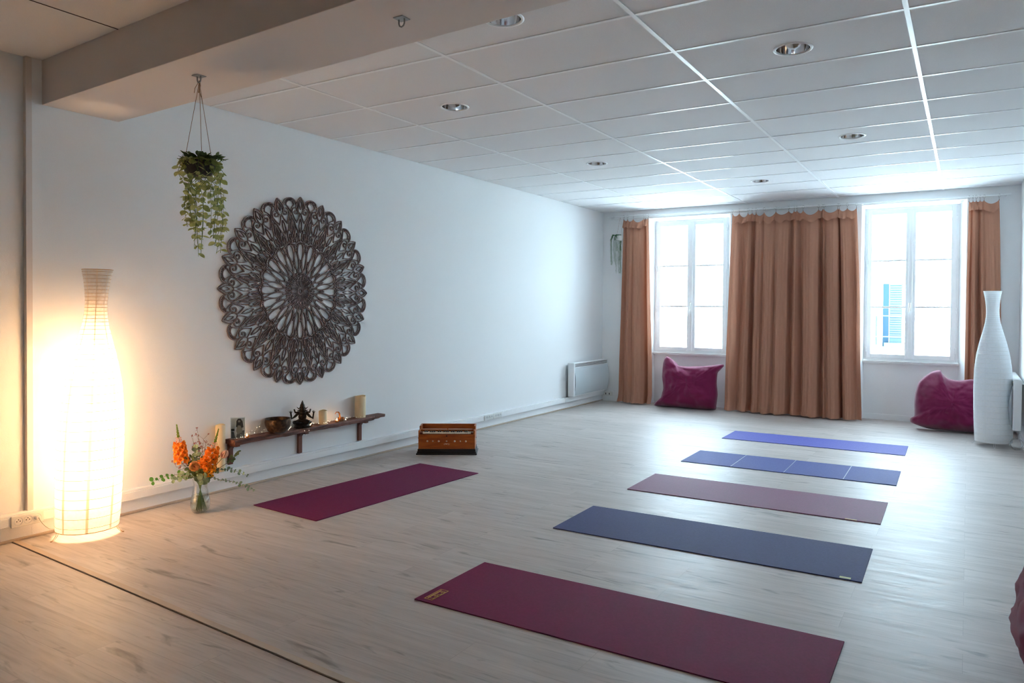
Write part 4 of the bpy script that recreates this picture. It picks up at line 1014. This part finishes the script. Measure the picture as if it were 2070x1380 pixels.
# wax-flower sprays
def spray(label, foot, tips, m, seed, budr=.0028):
    rnd = random.Random(seed); root = flower_root('filler_spray', label, 'flower'); o0 = pp(397, 935, .03); stem_to(o0, foot, root=root); bm = B(); bb_ = B()
    for tp in tips:
        e = Vector(tp); pts = bez(o0, (o0+e)/2+Vector((0, .01, -.01)), e, 5); tube(bm, pts, .0011, 4)
        for q in range(9):
            b0 = pts[2+q % 4]; e2 = b0+Vector((rnd.uniform(-.035, .035), rnd.uniform(-.03, .03), rnd.uniform(.012, .045))); tube(bm, [b0, e2], .0007, 3)
            for w_ in range(3): ball(bb_, e2+Vector((rnd.uniform(-.005, .005), rnd.uniform(-.005, .005), rnd.uniform(-.008, .006))), budr*rnd.uniform(.6, 1.1), 5, 1, 1, 1.5)
    obj('twigs', bm, MT['brownstem'], root); obj('buds', bb_, m, root)
spray('fine dusty pink filler twigs rising in the middle of the bouquet', (.015, .02), [pp(382, 892, .03), pp(391, 880, .04), pp(401, 890, .05), pp(408, 900, .03)], MT['pinkbud'], 3)
spray('fine twigs with dull buds at the lower left of the bouquet', (-.02, .0), [pp(352, 945, .0), pp(360, 950, -.03), pp(352, 930, .02)], MT['pinkbud'], 9, .0036)
# eucalyptus
def euc(label, path, n, L_, foot, seed, m, start=.3, pair=True, rnd_sz=.2, thinm=None):
    rnd = random.Random(seed); root = flower_root('eucalyptus_branch', label, 'branch'); path = [Vector(p) for p in path]
    pts = []
    for a, b in zip(path, path[1:]): pts += [a.lerp(b, k/4) for k in range(4)]
    pts.append(path[-1]); stem_to(path[0], foot, MT['stem'], root=root); bm = B(); tube(bm, pts, .0018, 5, .0008); obj('twig', bm, MT['brownstem'], root)
    bm = B()
    for k in range(n):
        t = start+(1-start)*k/max(1, n-1); i = min(int(t*(len(pts)-1)), len(pts)-2); p = pts[i].lerp(pts[i+1], t*(len(pts)-1)-i); ax = (pts[i+1]-pts[i]).normalized()
        a = rnd.uniform(0, PI); s1 = ax.cross(Vector((0, .3, 1))).normalized(); s2_ = s1.cross(ax)
        for s in ((0, PI) if pair else (0,)):
            d = s1*math.cos(a+s)+s2_*math.sin(a+s)+ax*.35; l = L_*rnd.uniform(1-rnd_sz, 1+rnd_sz)
            leaf(bm, p, d, Vector((0, -1, .4)), l, l*.8, .06, .05)
    obj('leaves', bm, m, root, smooth=2)
euc('eucalyptus branch with bright green round leaves reaching out to the left', [pp(385, 965, -.02), pp(362, 958, -.03), pp(335, 962, -.04), pp(312, 971, -.05)], 8, .030, (.03, -.01), 1, MT['euc2'], .05)
euc('grey green eucalyptus branch drooping low to the left of the vase neck', [pp(395, 965, -.03), pp(375, 958, -.05), pp(355, 966, -.06)], 7, .036, (.02, -.03), 2, MT['euc'], .0)
euc('eucalyptus cluster with silvery round leaves at the top centre of the bouquet', [pp(398, 945, .0), pp(395, 925, .0), pp(392, 904, .0)], 8, .034, (-.01, .03), 3, MT['euc'], .1)
euc('long thin eucalyptus branch trailing right towards the shelf bracket', [pp(415, 962, .0), pp(440, 970, .0), pp(468, 974, .0), pp(490, 982, .01), pp(508, 992, .02)], 13, .020, (-.03, 0), 4, MT['euc'], .15, rnd_sz=.4)
euc('thin eucalyptus branch arching right above the long one', [pp(420, 958, .02), pp(442, 950, .02), pp(465, 952, .03), pp(492, 964, .04)], 9, .021, (-.02, .02), 5, MT['euc'], .2, rnd_sz=.4)
euc('eucalyptus sprig with upright leaves beside the shelf bracket', [pp(425, 955, .03), pp(452, 938, .04), pp(465, 925, .05), pp(474, 916, .05)], 7, .026, (-.03, .01), 6, MT['leafB'], .35)
euc('broad pale eucalyptus leaves spilling over the front of the vase neck', [pp(402, 962, -.05), pp(408, 968, -.07), pp(414, 965, -.08), pp(420, 958, -.06)], 9, .042, (.0, -.035), 7, MT['euc'], .0)
euc('dark eucalyptus leaves packed around the vase mouth', [pp(392, 960, .0), pp(400, 955, -.03), pp(415, 957, .0), pp(412, 968, .02)], 10, .036, (.0, .03), 8, MT['leafB'], .0)
bm = B(); rb = flower_root('eucalyptus_branch', 'loose mixed foliage filling the bouquet behind the blossoms', 'branch')
rnd = random.Random(21); stem_to(pp(400, 955), (.02, .03), root=rb)
for k in range(80):
    c = pp(rnd.uniform(372, 432), rnd.uniform(925, 968), rnd.uniform(-.03, .05)); leaf(bm, c, Vector((rnd.uniform(-1, 1), rnd.uniform(-1, 1), rnd.uniform(-.2, 1))), Vector((0, -1, .5)), rnd.uniform(.025, .045), rnd.uniform(.016, .03), .1, .1)
obj('leaves', bm, MT['leafB'], rb, smooth=2)

# ================================================================== HARMONIUM
root = thing('harmonium', 'orange brown wooden harmonium with black base on the floor by the left wall', 'harmonium', (-4.296, 5.580, 0), .562)
HW = .272
bm = B(); box(bm, -.292, .292, -.008, .275, 0, .014); box(bm, -.284, .284, -.002, .268, .014, .032); box(bm, -.278, .278, .002, .264, .032, .055); obj('base', bm, MT['black'], root, bevel=.003)
obj('body', boxes((-HW, HW, .008, .258, .055, .196)), MT['harm'], root, bevel=.002)
obj('upper_casing', boxes((-HW, HW, .085, .10, .196, .232), (-HW, HW, .245, .258, .196, .262), (-HW, -HW+.014, .008, .258, .196, .232), (HW-.014, HW, .008, .258, .196, .232), (-HW+.014, HW-.014, .10, .245, .196, .204), (-HW, -HW+.014, .100, .258, .232, .262), (HW-.014, HW, .100, .258, .232, .262)), MT['harm'], root, bevel=.0015)
obj('key_rail', boxes((-HW+.014, HW-.014, .008, .016, .196, .200), (-HW+.014, -HW+.040, .012, .085, .196, .214), (HW-.040, HW-.014, .012, .085, .196, .214)), MT['harmd'], root)
bm = B()
NK = 25; kx0, kx1 = -HW+.042, HW-.042
for k in range(NK): w_ = (kx1-kx0)/NK; box(bm, kx0+k*w_+.0006, kx0+(k+1)*w_-.0006, .014, .084, .197, .212)
obj('white_keys', bm, MT['ivory'], root)
bm = B()
for k in range(NK-1):
    if k % 7 in (2, 6): continue
    w_ = (kx1-kx0)/NK; box(bm, kx0+(k+1)*w_-.005, kx0+(k+1)*w_+.005, .042, .084, .212, .221)
obj('black_keys', bm, MT['black'], root)
obj('reed_bar', boxes((-HW+.03, -.006, .108, .122, .204, .232), (.006, HW-.03, .108, .122, .204, .232)), MT['ivory'], root)
for x, r in ((-.183, .009), (-.131, .007), (-.074, .009), (.001, .007), (.079, .009), (.133, .007), (.186, .009)):
    bm = B(); tube(bm, [(x, .008, .133), (x, -.004, .133)], .004, 10); ball(bm, (x, -.008, .133), r, 12, 1, .7, 1); kb = obj('stop_knob', bm, MT['ivory'], root, smooth=2)
    bm = B(); ball(bm, (x, -.0145, .133), .0026, 6); obj('knob_centre', bm, MT['dark'], kb)
bm = B()
for s in (-1, 1): tube(bm, [(s*.006, .0075, .105), (s*.018, .0072, .108), (s*.028, .0072, .100), (s*.020, .0072, .096), (s*.014, .0075, .101)], .0012, 5)
box(bm, -.010, .006, .006, .0075, .099, .106); obj('inlay_ornament', bm, MT['ivory'], root)
obj('emblem', boxes((-.006, .006, .0065, .0075, .176, .186)), MT['dark'], root)
obj('seam_line', boxes((-HW+.005, HW-.005, .0068, .0078, .1465, .1485)), MT['harmd'], root)
bm = B()
for k in range(26): ball(bm, (-HW+.012+k*(2*HW-.024)/25, .0075, .062), .0022, 5)
obj('brass_pins', bm, MT['black'], root)
for s in (-1, 1):
    bm = B(); tube(bm, [(s*(HW+.002), .06, .14), (s*(HW+.012), .08, .15), (s*(HW+.012), .14, .15), (s*(HW+.002), .16, .14)], .003, 6); obj('side_handle', bm, MT['steel'], root)
